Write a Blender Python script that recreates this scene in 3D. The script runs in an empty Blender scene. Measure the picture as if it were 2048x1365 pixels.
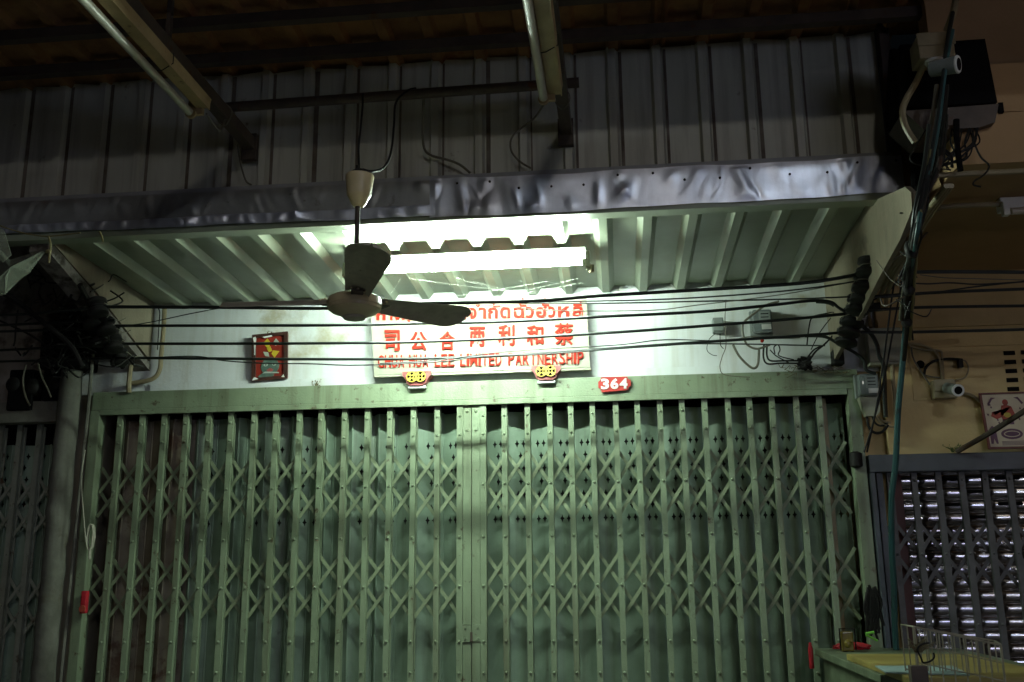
import bpy, bmesh, math, random
from mathutils import Vector, Matrix
from mathutils.geometry import tessellate_polygon
random.seed(7)
sc = bpy.context.scene
C = bpy.data.collections.new("place"); sc.collection.children.link(C)
PI = math.pi; R = math.radians

# ---------------------------------------------------------------- camera
FPX = 1951.17
pitch, yaw, roll = R(13.307), R(-6.064), R(-0.590)
EYE = Vector((0, 0, 1.6))
fwd = Vector((math.sin(yaw)*math.cos(pitch), math.cos(yaw)*math.cos(pitch), math.sin(pitch)))
rt0 = Vector((math.cos(yaw), -math.sin(yaw), 0)); up0 = rt0.cross(fwd)
RT = rt0*math.cos(roll) + up0*math.sin(roll); UP = up0*math.cos(roll) - rt0*math.sin(roll)
cam_d = bpy.data.cameras.new("camera"); cam = bpy.data.objects.new("camera", cam_d); C.objects.link(cam)
cam_d.sensor_width = 36; cam_d.lens = 36*FPX/2048; cam_d.clip_end = 400; cam_d.clip_start = .05
m = Matrix((RT, UP, -fwd)).transposed().to_4x4(); m.translation = EYE; cam.matrix_world = m
sc.camera = cam
# ---------------------------------------------------------------- night sky, faint sun lamp, exposure
w = bpy.data.worlds.new("World"); sc.world = w; w.use_nodes = True
nt = w.node_tree; bg = nt.nodes["Background"]
sky = nt.nodes.new("ShaderNodeTexSky"); sky.sky_type = 'NISHITA'; sky.sun_disc = False
SUN_EL, SUN_AZ = R(13), R(158)
sky.sun_elevation = R(3); sky.sun_rotation = SUN_AZ
nt.links.new(sky.outputs[0], bg.inputs[0]); bg.inputs[1].default_value = 0.0015
sl = bpy.data.lights.new("sun", 'SUN'); sl.energy = 0.01; sl.angle = R(3); sl.color = (1, .93, .85)
so = bpy.data.objects.new("sun", sl); C.objects.link(so)
sd = Vector((math.sin(SUN_AZ)*math.cos(SUN_EL), math.cos(SUN_AZ)*math.cos(SUN_EL), math.sin(SUN_EL)))
so.rotation_euler = sd.to_track_quat('Z', 'Y').to_euler()
so.location = (3, -8, 6)
sc.view_settings.view_transform = 'Standard'; sc.view_settings.look = 'None'
sc.view_settings.exposure = 0; sc.view_settings.gamma = 1; sc.view_settings.use_curve_mapping = False
sc.render.engine = 'CYCLES'
sc.cycles.use_denoising = True; sc.cycles.max_bounces = 7; sc.cycles.diffuse_bounces = 4
sc.cycles.sample_clamp_indirect = 4
TUBE_W = 460.0     # lit fluorescent tube
LAMP_W = 140.0     # street lamp head
STALL_W = 26.0    # lamps of the stalls across the street
WARM_W = 85.0

# ---------------------------------------------------------------- points seen in the photograph, put at their real depth
def ray(x, y): return fwd*FPX + RT*(x-1024) - UP*(y-682.5)
def P(x, y, Y): d = ray(x, y); return EYE + d*(Y/d.y)
def PX(x, y, X): d = ray(x, y); return EYE + d*(X/d.x)
def PZ(x, y, Z): d = ray(x, y); return EYE + d*((Z-1.6)/d.z)
def on_plane(x, y, o, n): d = ray(x, y); return EYE + d*((o-EYE).dot(n)/d.dot(n))

# ---------------------------------------------------------------- materials
MATS = {}
def mat(name, c1, c2=None, scale=6, rough=.6, metal=0, bump=.15, bscale=60, dirt=None, dthr=.6, dscale=3,
        streak=0, emit=0, ecol=None, rvar=0, spec=.5, alpha=1, trans=0, stretch=(1, 1, 1)):
    if name in MATS: return MATS[name]
    M = bpy.data.materials.new(name); M.use_nodes = True; N = M.node_tree.nodes; L = M.node_tree.links
    b = N["Principled BSDF"]; b.inputs['Roughness'].default_value = rough; b.inputs['Metallic'].default_value = metal
    b.inputs['Specular IOR Level'].default_value = spec
    b.inputs['Base Color'].default_value = (*c1, 1)
    geo = N.new('ShaderNodeNewGeometry')
    def noise(sc_, det=6, st=None, off=0):
        mp = N.new('ShaderNodeMapping'); L.new(geo.outputs['Position'], mp.inputs[0])
        mp.inputs['Location'].default_value = (off, off*.7, off*1.3)
        if st: mp.inputs['Scale'].default_value = st
        n = N.new('ShaderNodeTexNoise'); n.inputs['Scale'].default_value = sc_; n.inputs['Detail'].default_value = det
        n.inputs['Roughness'].default_value = .62
        L.new(mp.outputs[0], n.inputs['Vector']); return n.outputs['Fac']
    def ramp(f, a, z):
        r = N.new('ShaderNodeMapRange'); r.inputs[1].default_value = a; r.inputs[2].default_value = z; L.new(f, r.inputs[0]); return r.outputs[0]
    def mix(f, a, z):
        x = N.new('ShaderNodeMix'); x.data_type = 'RGBA'; L.new(f, x.inputs[0])
        for v, k in ((a, 6), (z, 7)):
            if isinstance(v, tuple): x.inputs[k].default_value = (*v, 1)
            else: L.new(v, x.inputs[k])
        return x.outputs[2]
    col = None
    if c2: col = mix(ramp(noise(scale, st=stretch), .35, .65), c1, c2)
    if streak:
        f = ramp(noise(9, 5, (1.6, 1.6, .09), 3), .5, .75)
        mu = N.new('ShaderNodeMath'); mu.operation = 'MULTIPLY'; mu.inputs[1].default_value = streak; L.new(f, mu.inputs[0])
        col = mix(mu.outputs[0], col if col else c1, dirt if dirt else tuple(v*.35 for v in c1))
    if dirt:
        col = mix(ramp(noise(dscale, 9, None, 11), dthr, dthr+.09), col if col else c1, dirt)
    if col: L.new(col, b.inputs['Base Color'])
    if rvar:
        r = N.new('ShaderNodeMapRange'); r.inputs[1].default_value = .3; r.inputs[2].default_value = .7
        r.inputs[3].default_value = max(.03, rough-rvar); r.inputs[4].default_value = min(1, rough+rvar)
        L.new(noise(5, 6, None, 5), r.inputs[0]); L.new(r.outputs[0], b.inputs['Roughness'])
    if bump:
        bp = N.new('ShaderNodeBump'); bp.inputs['Strength'].default_value = bump; bp.inputs['Distance'].default_value = .004
        L.new(noise(bscale, 6), bp.inputs['Height']); L.new(bp.outputs[0], b.inputs['Normal'])
    if emit:
        b.inputs['Emission Color'].default_value = (*(ecol or c1), 1); b.inputs['Emission Strength'].default_value = emit
    if trans: b.inputs['Transmission Weight'].default_value = trans
    if alpha < 1: b.inputs['Alpha'].default_value = alpha
    MATS[name] = M; return M

RUST = (.09, .035, .012)
m_gate = mat('gate_paint', (.225, .28, .175), (.18, .225, .14), 5, .42, 0, .35, 90, (.07, .045, .022), .61, 24, streak=.6, rvar=.12)
m_gate_old = mat('gate_paint_dull', (.30, .32, .25), (.22, .235, .18), 7, .55, 0, .35, 90, (.08, .045, .02), .60, 12, streak=.5)
m_panel = mat('panel_paint', (.24, .325, .235), (.155, .215, .15), 3, .5, 0, .3, 40, (.07, .06, .04), .66, 6, streak=.6)
m_panel_brown = mat('panel_brown', (.13, .10, .06), (.20, .17, .12), 4, .6, 0, .3, 40, (.07, .03, .012), .55, 7, streak=.6)
m_strap = mat('strap_paint', (.22, .26, .155), (.155, .19, .11), 12, .5, 0, .3, 90, RUST, .66, 22)
m_wall = mat('white_plaster', (.64, .66, .65), (.55, .57, .55), 2.2, .85, 0, .5, 45, (.40, .37, .27), .60, 2.2, streak=.5)
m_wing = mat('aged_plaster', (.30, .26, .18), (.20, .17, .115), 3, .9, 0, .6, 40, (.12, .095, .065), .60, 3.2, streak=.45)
m_wall_r = mat('cream_plaster', (.62, .48, .23), (.52, .39, .18), 2.4, .85, 0, .4, 60, (.33, .25, .14), .68, 3, streak=.2)
m_slab_shade = mat('shaded_slab_plaster', (.42, .27, .13), (.34, .22, .10), 2, .85, 0, .4, 60)  # plaster darkened to brown, the poor light under the slab put into the colour
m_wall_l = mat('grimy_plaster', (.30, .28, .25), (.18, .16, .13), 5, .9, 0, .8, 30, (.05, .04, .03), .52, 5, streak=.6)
m_post = mat('whitewash', (.20, .20, .16), (.11, .11, .085), 6, .85, 0, .7, 30, (.10, .09, .06), .6, 8, streak=.6)
m_soffit = mat('awning_sheet', (.25, .285, .205), (.205, .235, .165), 3, .38, .0, .1, 30, (.22, .20, .12), .72, 4, rvar=.08)
m_grey = mat('grey_sheet', (.58, .59, .50), (.47, .48, .40), 6, .5, .2, .2, 40, (.13, .09, .06), .66, 8, streak=.5, stretch=(1, 1, .2))
m_rust_strip = mat('rust_sheet', (.10, .075, .05), (.19, .165, .13), 9, .7, 0, .3, 60, streak=.6)
m_fascia = mat('bright_zinc', (.66, .70, .78), (.50, .53, .60), 5, .40, .78, .35, 12, rvar=.12, streak=.35)
m_fascia_d = mat('dull_zinc', (.36, .37, .36), (.27, .28, .27), 5, .42, .6, .3, 20, (.10, .08, .06), .62, 8)
m_flash = mat('grey_flashing', (.36, .37, .37), (.29, .30, .30), 5, .55, .2, .1, 40, (.12, .1, .08), .68, 9)
m_roof = mat('roof_dark', (.34, .17, .06), (.20, .10, .04), 8, .75, 0, .4, 30, (.20, .07, .02), .58, 5)
m_steel = mat('brown_steel', (.10, .075, .055), (.065, .05, .04), 9, .6, .3, .3, 60, RUST, .6, 12)
m_hous = mat('old_batten', (.46, .34, .17), (.34, .24, .11), 8, .5, 0, .3, 60, (.12, .07, .03), .62, 20)
m_tube_off = mat('dusty_tube', (.48, .45, .36), (.40, .36, .28), 12, .3, 0, .1, 60)
m_white = mat('white_enamel', (.75, .78, .74), (.68, .71, .66), 9, .4, 0, .1, 60, (.35, .32, .2), .68, 12)
m_tube = mat('lit_tube', (.9, 1, .92), emit=TUBE_W, ecol=(.80, 1.0, .86), bump=0)
m_fan = mat('fan_enamel', (.70, .58, .34), (.60, .49, .27), 14, .33, 0, .15, 60, (.17, .12, .06), .66, 26)
m_blade = mat('fan_blade', (.52, .47, .36), (.40, .35, .27), 20, .6, .1, .3, 90, (.11, .08, .045), .64, 30)
m_dark = mat('black_rubber', (.010, .010, .009), (.018, .017, .014), 20, .6, 0, .2, 80, spec=.25)
m_cable = mat('black_cable', (.010, .013, .011), (.018, .022, .018), 14, .42, 0, .1, 80)
m_cable_g = mat('grey_cable', (.16, .15, .11), (.10, .09, .06), 14, .5)
m_conduit = mat('cream_conduit', (.30, .25, .14), (.22, .18, .10), 12, .5, 0, .2, 60, (.18, .13, .06), .66, 20)
m_teal = mat('teal_pipe', (.02, .085, .085), (.03, .085, .08), 9, .5, 0, .3, 60, (.02, .03, .03), .56, 10)
m_board = mat('sign_board', (.33, .325, .25), (.29, .285, .21), 6, .7, 0, .08, 60, (.5, .48, .34), .74, 10)
m_red = mat('sign_red', (.36, .022, .009), (.29, .016, .007), 20, .7, 0, .15, 90, spec=.15)
m_redd = mat('plate_red', (.42, .025, .017), (.34, .02, .014), 20, .4, 0, .1, 90)
m_brack = mat('bracket_red', (.34, .08, .07), (.22, .05, .05), 20, .5, 0, .2, 90, (.10, .05, .03), .6, 30)
m_gold = mat('coin_yellow', (.50, .38, .04), (.40, .29, .03), 30, .4, 0, .1, 90)
m_black = mat('black_paint', (.006, .006, .006), rough=.95, bump=0, spec=.1)
m_digit = mat('white_digit', (.6, .6, .56), rough=.5, bump=0)
m_pframe = mat('dark_wood', (.06, .02, .012), (.035, .014, .01), 20, .5, 0, .3, 60, (.5, .5, .42), .72, 22)
m_pred = mat('picture_red', (.26, .022, .010), (.17, .018, .010), 10, .45, 0, .1, 60, (.18, .06, .03), .62, 14)
m_yel = mat('paint_yellow', (.46, .36, .02), (.38, .28, .02), 30, .5, 0, 0)
m_pgrey = mat('paint_grey', (.34, .38, .32), (.22, .26, .22), 24, .5, 0, 0)
m_pgreen = mat('paint_green', (.05, .09, .07), (.10, .15, .12), 24, .5, 0, 0)
m_paper = mat('poster_paper', (.68, .60, .42), (.58, .5, .34), 8, .6, 0, 0)
m_purple = mat('poster_purple', (.10, .045, .09), (.16, .07, .10), 60, .6, 0, 0)
m_pr2 = mat('poster_red', (.42, .06, .03), (.30, .05, .03), 50, .6, 0, 0)
m_frame2 = mat('red_frame', (.16, .03, .015), (.10, .02, .01), 20, .5, 0, .2)
m_meter = mat('meter_glass', (.20, .23, .22), (.14, .16, .15), 14, .12, .1, 0)
m_meterb = mat('meter_box', (.36, .37, .26), (.28, .28, .19), 9, .5, 0, .2, 60, (.12, .1, .05), .64, 14)
m_label = mat('meter_label', (.62, .62, .58), rough=.6, bump=0)
m_greybox = mat('grey_box', (.22, .25, .23), (.17, .19, .17), 9, .5)
m_dframe = mat('dark_blue_paint', (.06, .07, .08), (.045, .052, .058), 7, .45, 0, .3, 60, (.10, .07, .04), .64, 9, rvar=.1)
m_barr = mat('grey_bar', (.10, .10, .095), (.07, .07, .065), 12, .5, .3, .3, 60, (.09, .05, .03), .62, 14)
m_slat = mat('shutter_steel', (.50, .49, .48), (.36, .31, .26), 7, .13, .95, .06, 18, (.20, .11, .06), .66, 8, rvar=.1)
m_maroon = mat('maroon_board', (.10, .022, .016), (.06, .015, .012), 6, .6)
m_wood = mat('table_green', (.16, .20, .12), (.10, .12, .07), 9, .5, 0, .3, 40, (.08, .06, .03), .6, 12)
m_ply = mat('ply_yellow', (.34, .27, .07), (.24, .19, .05), 8, .55, 0, .2, 50, stretch=(.3, 1, 1))
m_sheet = mat('blue_sheet', (.30, .42, .40), (.26, .36, .34), 9, .6, 0, .05)
m_wire = mat('cream_wire', (.36, .34, .25), (.26, .24, .17), 20, .45)
m_bag = mat('red_plastic', (.50, .03, .04), (.36, .02, .03), 20, .22, 0, .6, 60)
m_jar = mat('yellow_plastic', (.24, .18, .03), (.17, .13, .02), 20, .25, 0, 0)
m_green = mat('green_plastic', (.16, .46, .05), rough=.4, bump=0)
m_film = mat('clear_film', (.50, .55, .42), (.40, .44, .34), 9, .25, 0, .9, 30, alpha=.38)
m_string = mat('yellow_string', (.22, .19, .08), rough=.7, bump=0)
m_rope = mat('pale_rope', (.45, .44, .34), (.34, .33, .24), 50, .8)
m_weed = mat('dry_weed', (.16, .14, .07), (.10, .08, .04), 30, .9, 0, 0)
m_leaf = mat('weed_green', (.09, .13, .03), rough=.7, bump=0)
m_web = mat('cobweb', (.55, .58, .5), rough=.8, bump=0, alpha=.5)
m_ground = mat('asphalt', (.05, .05, .05), (.035, .035, .035), 6, .6, 0, .5, 60)
m_conc = mat('concrete', (.22, .21, .19), (.17, .16, .14), 4, .8, 0, .4, 50)
m_lamp = mat('lamp_head', (1, .95, .88), emit=LAMP_W, ecol=(1, .93, .86), bump=0)
m_lamp2 = mat('blue_white_lamp', (1, 1, 1), emit=LAMP_W*1.15, ecol=(.80, .89, 1), bump=0)
m_cool = mat('cool_lamp', (.9, .95, 1), emit=STALL_W, ecol=(.86, .92, 1), bump=0)
m_blue = mat('blue_lamp', (.6, .7, 1), emit=STALL_W*1.0, ecol=(.50, .60, 1), bump=0)
m_blue2 = mat('dim_blue_pane', (.5, .5, .6), emit=STALL_W*.3, ecol=(.6, .62, 1), bump=0)
m_spark = mat('sparkle_bulb', (1, 1, 1), emit=70, ecol=(.85, .9, 1), bump=0)
m_amber = mat('amber_lamp', (1, .6, .2), emit=STALL_W*.5, ecol=(1, .45, .10), bump=0)
m_warm = mat('warm_bulb', (1, .7, .4), emit=WARM_W, ecol=(1, .58, .26), bump=0)
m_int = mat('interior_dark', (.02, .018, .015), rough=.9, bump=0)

# ---------------------------------------------------------------- mesh helpers
class MB:
    def __init__(s): s.v = []; s.f = []; s.smooth = False
    def box(s, a, b):
        x0, x1 = sorted((a[0], b[0])); y0, y1 = sorted((a[1], b[1])); z0, z1 = sorted((a[2], b[2])); n = len(s.v)
        s.v += [Vector(p) for p in ((x0,y0,z0),(x1,y0,z0),(x1,y1,z0),(x0,y1,z0),(x0,y0,z1),(x1,y0,z1),(x1,y1,z1),(x0,y1,z1))]
        s.f += [tuple(n+i for i in q) for q in ((0,3,2,1),(4,5,6,7),(0,1,5,4),(1,2,6,5),(2,3,7,6),(3,0,4,7))]; return s
    def bbox(s, a, b, r=.004):      # box with chamfered vertical and top edges (octagonal rounding in every axis)
        bm = bmesh.new(); bmesh.ops.create_cube(bm, size=1)
        for v in bm.verts: v.co = Vector([a[i]+(b[i]-a[i])*(v.co[i]+.5) for i in range(3)])
        bmesh.ops.bevel(bm, geom=bm.edges[:], offset=r, segments=2, profile=.6, affect='EDGES'); s.add_bm(bm); return s
    def add_bm(s, bm, M=None):
        n = len(s.v); bm.verts.index_update()
        s.v += [(M @ v.co if M else v.co.copy()) for v in bm.verts]
        s.f += [tuple(n+v.index for v in f.verts) for f in bm.faces]; bm.free()
    def quad_slab(s, pts, d):       # polygon pts pushed along vector d
        k = len(pts); n = len(s.v); pts = [Vector(p) for p in pts]; d = Vector(d)
        s.v += pts + [p+d for p in pts]
        s.f += [tuple(n+i for i in range(k))[::-1], tuple(n+k+i for i in range(k))]
        s.f += [(n+i, n+(i+1) % k, n+k+(i+1) % k, n+k+i) for i in range(k)]; return s
    def tube(s, pts, r, seg=8, cap=True):
        pts = [Vector(p) for p in pts]; n0 = len(s.v); K = len(pts); ref = None
        for i, p in enumerate(pts):
            t = (pts[min(i+1, K-1)]-pts[max(i-1, 0)])
            t = t.normalized() if t.length > 1e-9 else Vector((0, 0, 1))
            if ref is None: ref = Vector((0, 0, 1)) if abs(t.z) < .9 else Vector((1, 0, 0))
            u = t.cross(ref); u = u.normalized() if u.length > 1e-6 else t.orthogonal().normalized(); v = t.cross(u); ref = u.cross(t)
            rr = r[i] if isinstance(r, (list, tuple)) else r
            for k in range(seg):
                a = 2*PI*k/seg; s.v.append(p + u*(rr*math.cos(a)) + v*(rr*math.sin(a)))
        for i in range(K-1):
            for k in range(seg):
                a = n0+i*seg+k; b = n0+i*seg+(k+1) % seg; s.f.append((a, b, b+seg, a+seg))
        if cap: s.f.append(tuple(n0+k for k in range(seg))[::-1]); s.f.append(tuple(n0+(K-1)*seg+k for k in range(seg)))
        return s
    def lathe(s, o, axis, prof, seg=24):   # prof: (distance along axis, radius)
        o = Vector(o); axis = Vector(axis).normalized(); u = axis.orthogonal().normalized(); v = axis.cross(u); n0 = len(s.v)
        for h, r in prof:
            for k in range(seg):
                a = 2*PI*k/seg; s.v.append(o+axis*h+u*(r*math.cos(a))+v*(r*math.sin(a)))
        for i in range(len(prof)-1):
            for k in range(seg):
                a = n0+i*seg+k; b = n0+i*seg+(k+1) % seg; s.f.append((a, b, b+seg, a+seg))
        s.f.append(tuple(n0+k for k in range(seg))[::-1]); s.f.append(tuple(n0+(len(prof)-1)*seg+k for k in range(seg))); return s
    def data(s, name, m_, origin, smooth):
        me = bpy.data.meshes.new(name); me.from_pydata([v-origin for v in s.v], [], s.f)
        me.materials.append(m_); bm = bmesh.new(); bm.from_mesh(me); bmesh.ops.recalc_face_normals(bm, faces=bm.faces); bm.to_mesh(me); bm.free()
        if smooth:
            for p in me.polygons: p.use_smooth = True
            try: me.set_sharp_from_angle(angle=R(38))
            except Exception: pass
        return me
def smoothpath(pts, n=6):
    pts = [Vector(p) for p in pts]
    if len(pts) < 3: return pts
    out = []
    for i in range(len(pts)-1):
        p0 = pts[max(i-1, 0)]; p1 = pts[i]; p2 = pts[i+1]; p3 = pts[min(i+2, len(pts)-1)]
        for k in range(n):
            t = k/n; out.append(.5*((2*p1)+(p2-p0)*t+(2*p0-5*p1+4*p2-p3)*t*t+(3*p1-p0-3*p2+p3)*t**3))
    out.append(pts[-1]); return out
def wl(o):
    v = Vector((0, 0, 0))
    while o: v = v+o.location; o = o.parent
    return v
def thing(name, label, cat, loc, group=None):
    o = bpy.data.objects.new(name, None); C.objects.link(o); o.location = loc; o.empty_display_size = .1
    o['label'] = label; o['category'] = cat
    if group: o['group'] = group
    return o
def part(name, mb, m_, parent, smooth=False, label=None):
    n = len(mb.v); lo = Vector([min(v[i] for v in mb.v) for i in range(3)]); hi = Vector([max(v[i] for v in mb.v) for i in range(3)])
    org = (lo+hi)/2; me = mb.data(name, m_, org, smooth)
    o = bpy.data.objects.new(name, me); C.objects.link(o); o.location = org - (wl(parent) if parent else Vector((0, 0, 0)))
    if parent: o.parent = parent
    if label: o['label'] = label
    return o
def one(name, mb, m_, label, cat, group=None, smooth=False):
    o = part(name, mb, m_, None, smooth); o['label'] = label; o['category'] = cat
    if group: o['group'] = group
    return o
def struct(name, mb, m_):
    o = part(name, mb, m_, None); o['kind'] = 'structure'; return o
def copy(o, d):
    c = o.copy(); C.objects.link(c); c.parent = o.parent; c.location = o.location+Vector(d); return c
def path(name, pts, r, m_, parent=None, seg=8, n=6, **k):
    mb = MB().tube(smoothpath(pts, n), r, seg)
    if parent is not None: return part(name, mb, m_, parent, True)
    return one(name, mb, m_, smooth=True, **k)
def pp(pts, Y): return [P(x, y, Y) for x, y in pts]

_tx = {}
def glyph(s, bold=.0, ext=.1, bev=.02):
    key = (s, bold, ext, bev)
    if key in _tx: return _tx[key]
    cu = bpy.data.curves.new('t', 'FONT'); cu.body = s; cu.offset = bold; cu.extrude = ext; cu.bevel_depth = bev; cu.bevel_resolution = 1
    cu.resolution_u = 3
    o = bpy.data.objects.new('t', cu); C.objects.link(o); dg = bpy.context.evaluated_depsgraph_get(); dg.update()
    me = bpy.data.meshes.new_from_object(o.evaluated_get(dg)); vs = [v.co.copy() for v in me.vertices]; fs = [tuple(p.vertices) for p in me.polygons]
    bpy.data.objects.remove(o); bpy.data.curves.remove(cu); bpy.data.meshes.remove(me)
    _tx[key] = (vs, fs); return vs, fs
def letter(s, o, n, px, py, wpx, hpx, m_, parent, depth=.008, bold=.0, name='letter', bev=.02, skip=None):
    vs, fs = glyph(s, bold, .1, bev)
    x0 = min(v.x for v in vs); x1 = max(v.x for v in vs); y0 = min(v.y for v in vs); y1 = max(v.y for v in vs)
    z0 = min(v.z for v in vs); z1 = max(v.z for v in vs)
    A = on_plane(px-wpx/2, py+hpx/2, o, n); B = on_plane(px+wpx/2, py+hpx/2, o, n); D = on_plane(px-wpx/2, py-hpx/2, o, n)
    mb = MB(); mb.v = [A+(B-A)*((v.x-x0)/(x1-x0))+(D-A)*((v.y-y0)/(y1-y0))+n*(depth*(v.z-z0)/(z1-z0)) for v in vs]; mb.f = list(fs)
    return part(name, mb, m_, parent)

# ---------------------------------------------------------------- ground and street
struct('ground', MB().box((-60, -60, -.2), (60, 60, 0)), m_ground)
struct('pavement', MB().box((-8, 2.2, .004), (8, 9, .13)), m_conc)
WY = 4.88       # front of the shop wall
GY = 4.85
# dark rooms behind the shutters
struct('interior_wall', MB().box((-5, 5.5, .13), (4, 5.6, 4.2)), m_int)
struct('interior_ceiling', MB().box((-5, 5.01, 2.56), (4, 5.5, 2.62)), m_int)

# ---------------------------------------------------------------- corrugated sheets
def corr(u0, u1, pitch, rib, top, h, ph=0):
    """profile (u, height): flat pans with narrow ribs standing h proud"""
    pts = [(u0, 0)]; k = math.floor((u0-ph)/pitch)-1
    while True:
        c = ph+k*pitch
        if c-rib/2 > u1: break
        for d, hh in ((-rib/2, 0), (-top/2, h), (top/2, h), (rib/2, 0)):
            if u0 < c+d < u1: pts.append((c+d, hh))
        k += 1
    pts.append((u1, 0)); return pts
def sheet(prof, fn, v0, v1, t=.0012, nv=1):
    mb = MB(); K = len(prof)
    for side in (0, t):
        for j in range(nv+1):
            for u, h in prof: mb.v.append(fn(u, v0+(v1-v0)*j/nv, h-side))
    S = K*(nv+1)
    for j in range(nv):
        for i in range(K-1):
            a = j*K+i; mb.f.append((a, a+1, a+K+1, a+K)); b = S+a; mb.f.append((b, b+K, b+K+1, b+1))
    for i in range(K-1):
        mb.f.append((i, S+i, S+i+1, i+1)); a = nv*K+i; mb.f.append((a, a+1, S+a+1, S+a))
    return mb
PITCH = .189
# awning over the gate: ribs hang down, runs from the wall (Y 4.88, z 3.0) to the fascia (Y 3.82, z 3.04)
aw = thing('awning', 'pale green corrugated metal awning with dented silver fascia over the gate', 'awning', (-.7, 4.35, 3.03))
def awz(y): return 3.035+(4.88-y)*.036
ph = -2.105
edges = [-2.46, -1.74, -.98, -.22, .53, 1.065]
for i in range(5):
    u0, u1 = edges[i]-(.03 if i else 0), edges[i+1]
    pr = corr(u0, u1, PITCH, .085, .036, .034, ph)
    lift = .0016*(i % 2)
    part('awning_sheet', sheet(pr, lambda u, v, h, l=lift: Vector((u, v, awz(v)-h-l)), 3.815, 4.878), m_soffit, aw)
# edge channel behind the fascia, green underside
part('edge_channel', MB().box((-2.75, 3.802, 3.066), (1.165, 3.842, 3.2)).box((-2.75, 3.806, 3.034), (1.165, 3.876, 3.064)), m_soffit, aw)
# fascia skins, crumpled
def crumple(x0, x1, z0, z1, y, amp, seed, nx, nz, lip=.0, top_drop=lambda x: 0, bot=lambda x: 0, tilt=0):
    rnd = random.Random(seed); dents = [(rnd.uniform(x0, x1), rnd.uniform(z0, z1), rnd.uniform(.010, .034), rnd.uniform(.03, .10), rnd.uniform(-1, 1)*amp, rnd.uniform(-.6, .6)) for _ in range(int((x1-x0)*32))]
    mb = MB()
    for j in range(nz+1):
        for i in range(nx+1):
            x = x0+(x1-x0)*i/nx; t = j/nz; za = z0+bot(x); zb = z1+top_drop(x); z = za+(zb-za)*t; d = 0
            for a, b, sx, sz, k, sh in dents:
                q = ((x-a-sh*(z-b))/sx)**2+((z-b)/sz)**2
                if q < 9: d += k*math.exp(-q)
            d *= min(1, 4*t+.25)*(1 if t < .9 else .6)
            mb.v.append(Vector((x, y-abs(d)-tilt*t, z)))
    W = nx+1
    mb.f = [(j*W+i, j*W+i+1, (j+1)*W+i+1, (j+1)*W+i) for j in range(nz) for i in range(nx)]
    return mb
wob = lambda x: .004*math.sin(x*7)+.0025*math.sin(x*19+1)
part('fascia_skin', crumple(-.745, 1.178, 3.044, 3.212, 3.797, .0065, 3, 340, 28, bot=lambda x: .014*max(0, (x+.3)/1.5)+wob(x)*.6, top_drop=lambda x: wob(x)*.8, tilt=.006), m_fascia, aw, True, 'bright dented silver fascia sheet')
part('fascia_skin', crumple(-2.75, -.70, 3.098, 3.215, 3.7985, .005, 5, 240, 16), m_fascia_d, aw, True, 'dull brownish grey fascia sheet')
part('fascia_lip', crumple(-2.75, -.72, 3.052, 3.101, 3.7925, .009, 9, 200, 8, bot=lambda x: .012*max(0, (-.9-x)/1.8)+wob(x)*.5, top_drop=lambda x: wob(x)*.4), m_fascia, aw, True, 'shiny crumpled lower lip of the fascia')
part('flashing_strip', MB().box((-2.75, 3.806, 3.2), (1.168, 3.812, 3.236)), m_flash, aw)
for k in range(14):
    x = -.62+k*.135+random.uniform(-.02, .02); z = 3.19+random.choice((0, -.012, -.035))
    part('screw', MB().lathe((x, 3.79, z), (0, -1, 0), [(0, .0055), (.004, .005), (.006, .002)], 8), m_dark, aw)

# ---------------------------------------------------------------- corrugated wall above the awning
uw = thing('corrugated_wall', 'grey corrugated sheet wall standing above the awning fascia', 'wall', (-.7, 3.83, 3.2))
ph2 = -1.145+.03
es = [-5.0, -4.2, -3.42, -2.66, -1.90, -1.13, -.37, .39, 1.14]
for i in range(8):
    pr = corr(es[i]-.012, es[i+1], .1915, .05, .03, .024, ph2)
    lift = .0018*(i % 2)
    part('wall_sheet', sheet(pr, lambda u, v, h, l=lift: Vector((u, 3.85-h-l, v+(.006*math.sin(u*23)+.004*math.sin(u*61) if v > 3.5 else 0))), 3.16, 3.795), m_grey, uw)
k = 0
x = ph2-.1915*20
while x < 1.1:
    if x > -4.9: part('stain_strip', MB().box((x+.030, 3.8445, 3.2), (x+.030+random.uniform(.006, .022), 3.8462, 3.78)), m_rust_strip, uw) if k % 1 == 0 else None
    x += .1915; k += 1
# return of the sheet wall at its right end
part('end_post', MB().box((1.145, 3.80, 3.2), (1.185, 3.86, 3.85)), m_steel, uw)

# ---------------------------------------------------------------- roof overhead
rf = thing('street_roof', 'dark rusty sheet roof overhead above the beams and fan', 'roof', (0, 3.0, 3.8))
def rz(y): return 3.815+(3.85-y)*.05
es2 = [-5, -4.25, -3.5, -2.75, -2.0, -1.25, -.5, .25, 1.0, 1.75, 2.5, 3.25, 4.0, 4.75]
for i in range(13):
    pr = corr(es2[i]-.01, es2[i+1], .1915, .07, .04, .028, ph2+.01)
    part('roof_sheet', sheet(pr, lambda u, v, h: Vector((u, v, rz(v)-h+.008*math.sin(u*3.1))), 2.15, 3.90), m_roof, rf)
part('light_cutoff_beam', MB().box((-5, 2.18, 3.70), (4.7, 2.24, rz(2.2)-.03)), m_steel, rf)  # unseen beam, added low to cut the street lamp light on the sheet wall
for y in (3.66, 3.40, 2.9):
    part('purlin', MB().box((-5, y-.02, rz(y)-.085), (4.7, y+.02, rz(y)-.04)), m_steel, rf)

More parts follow.
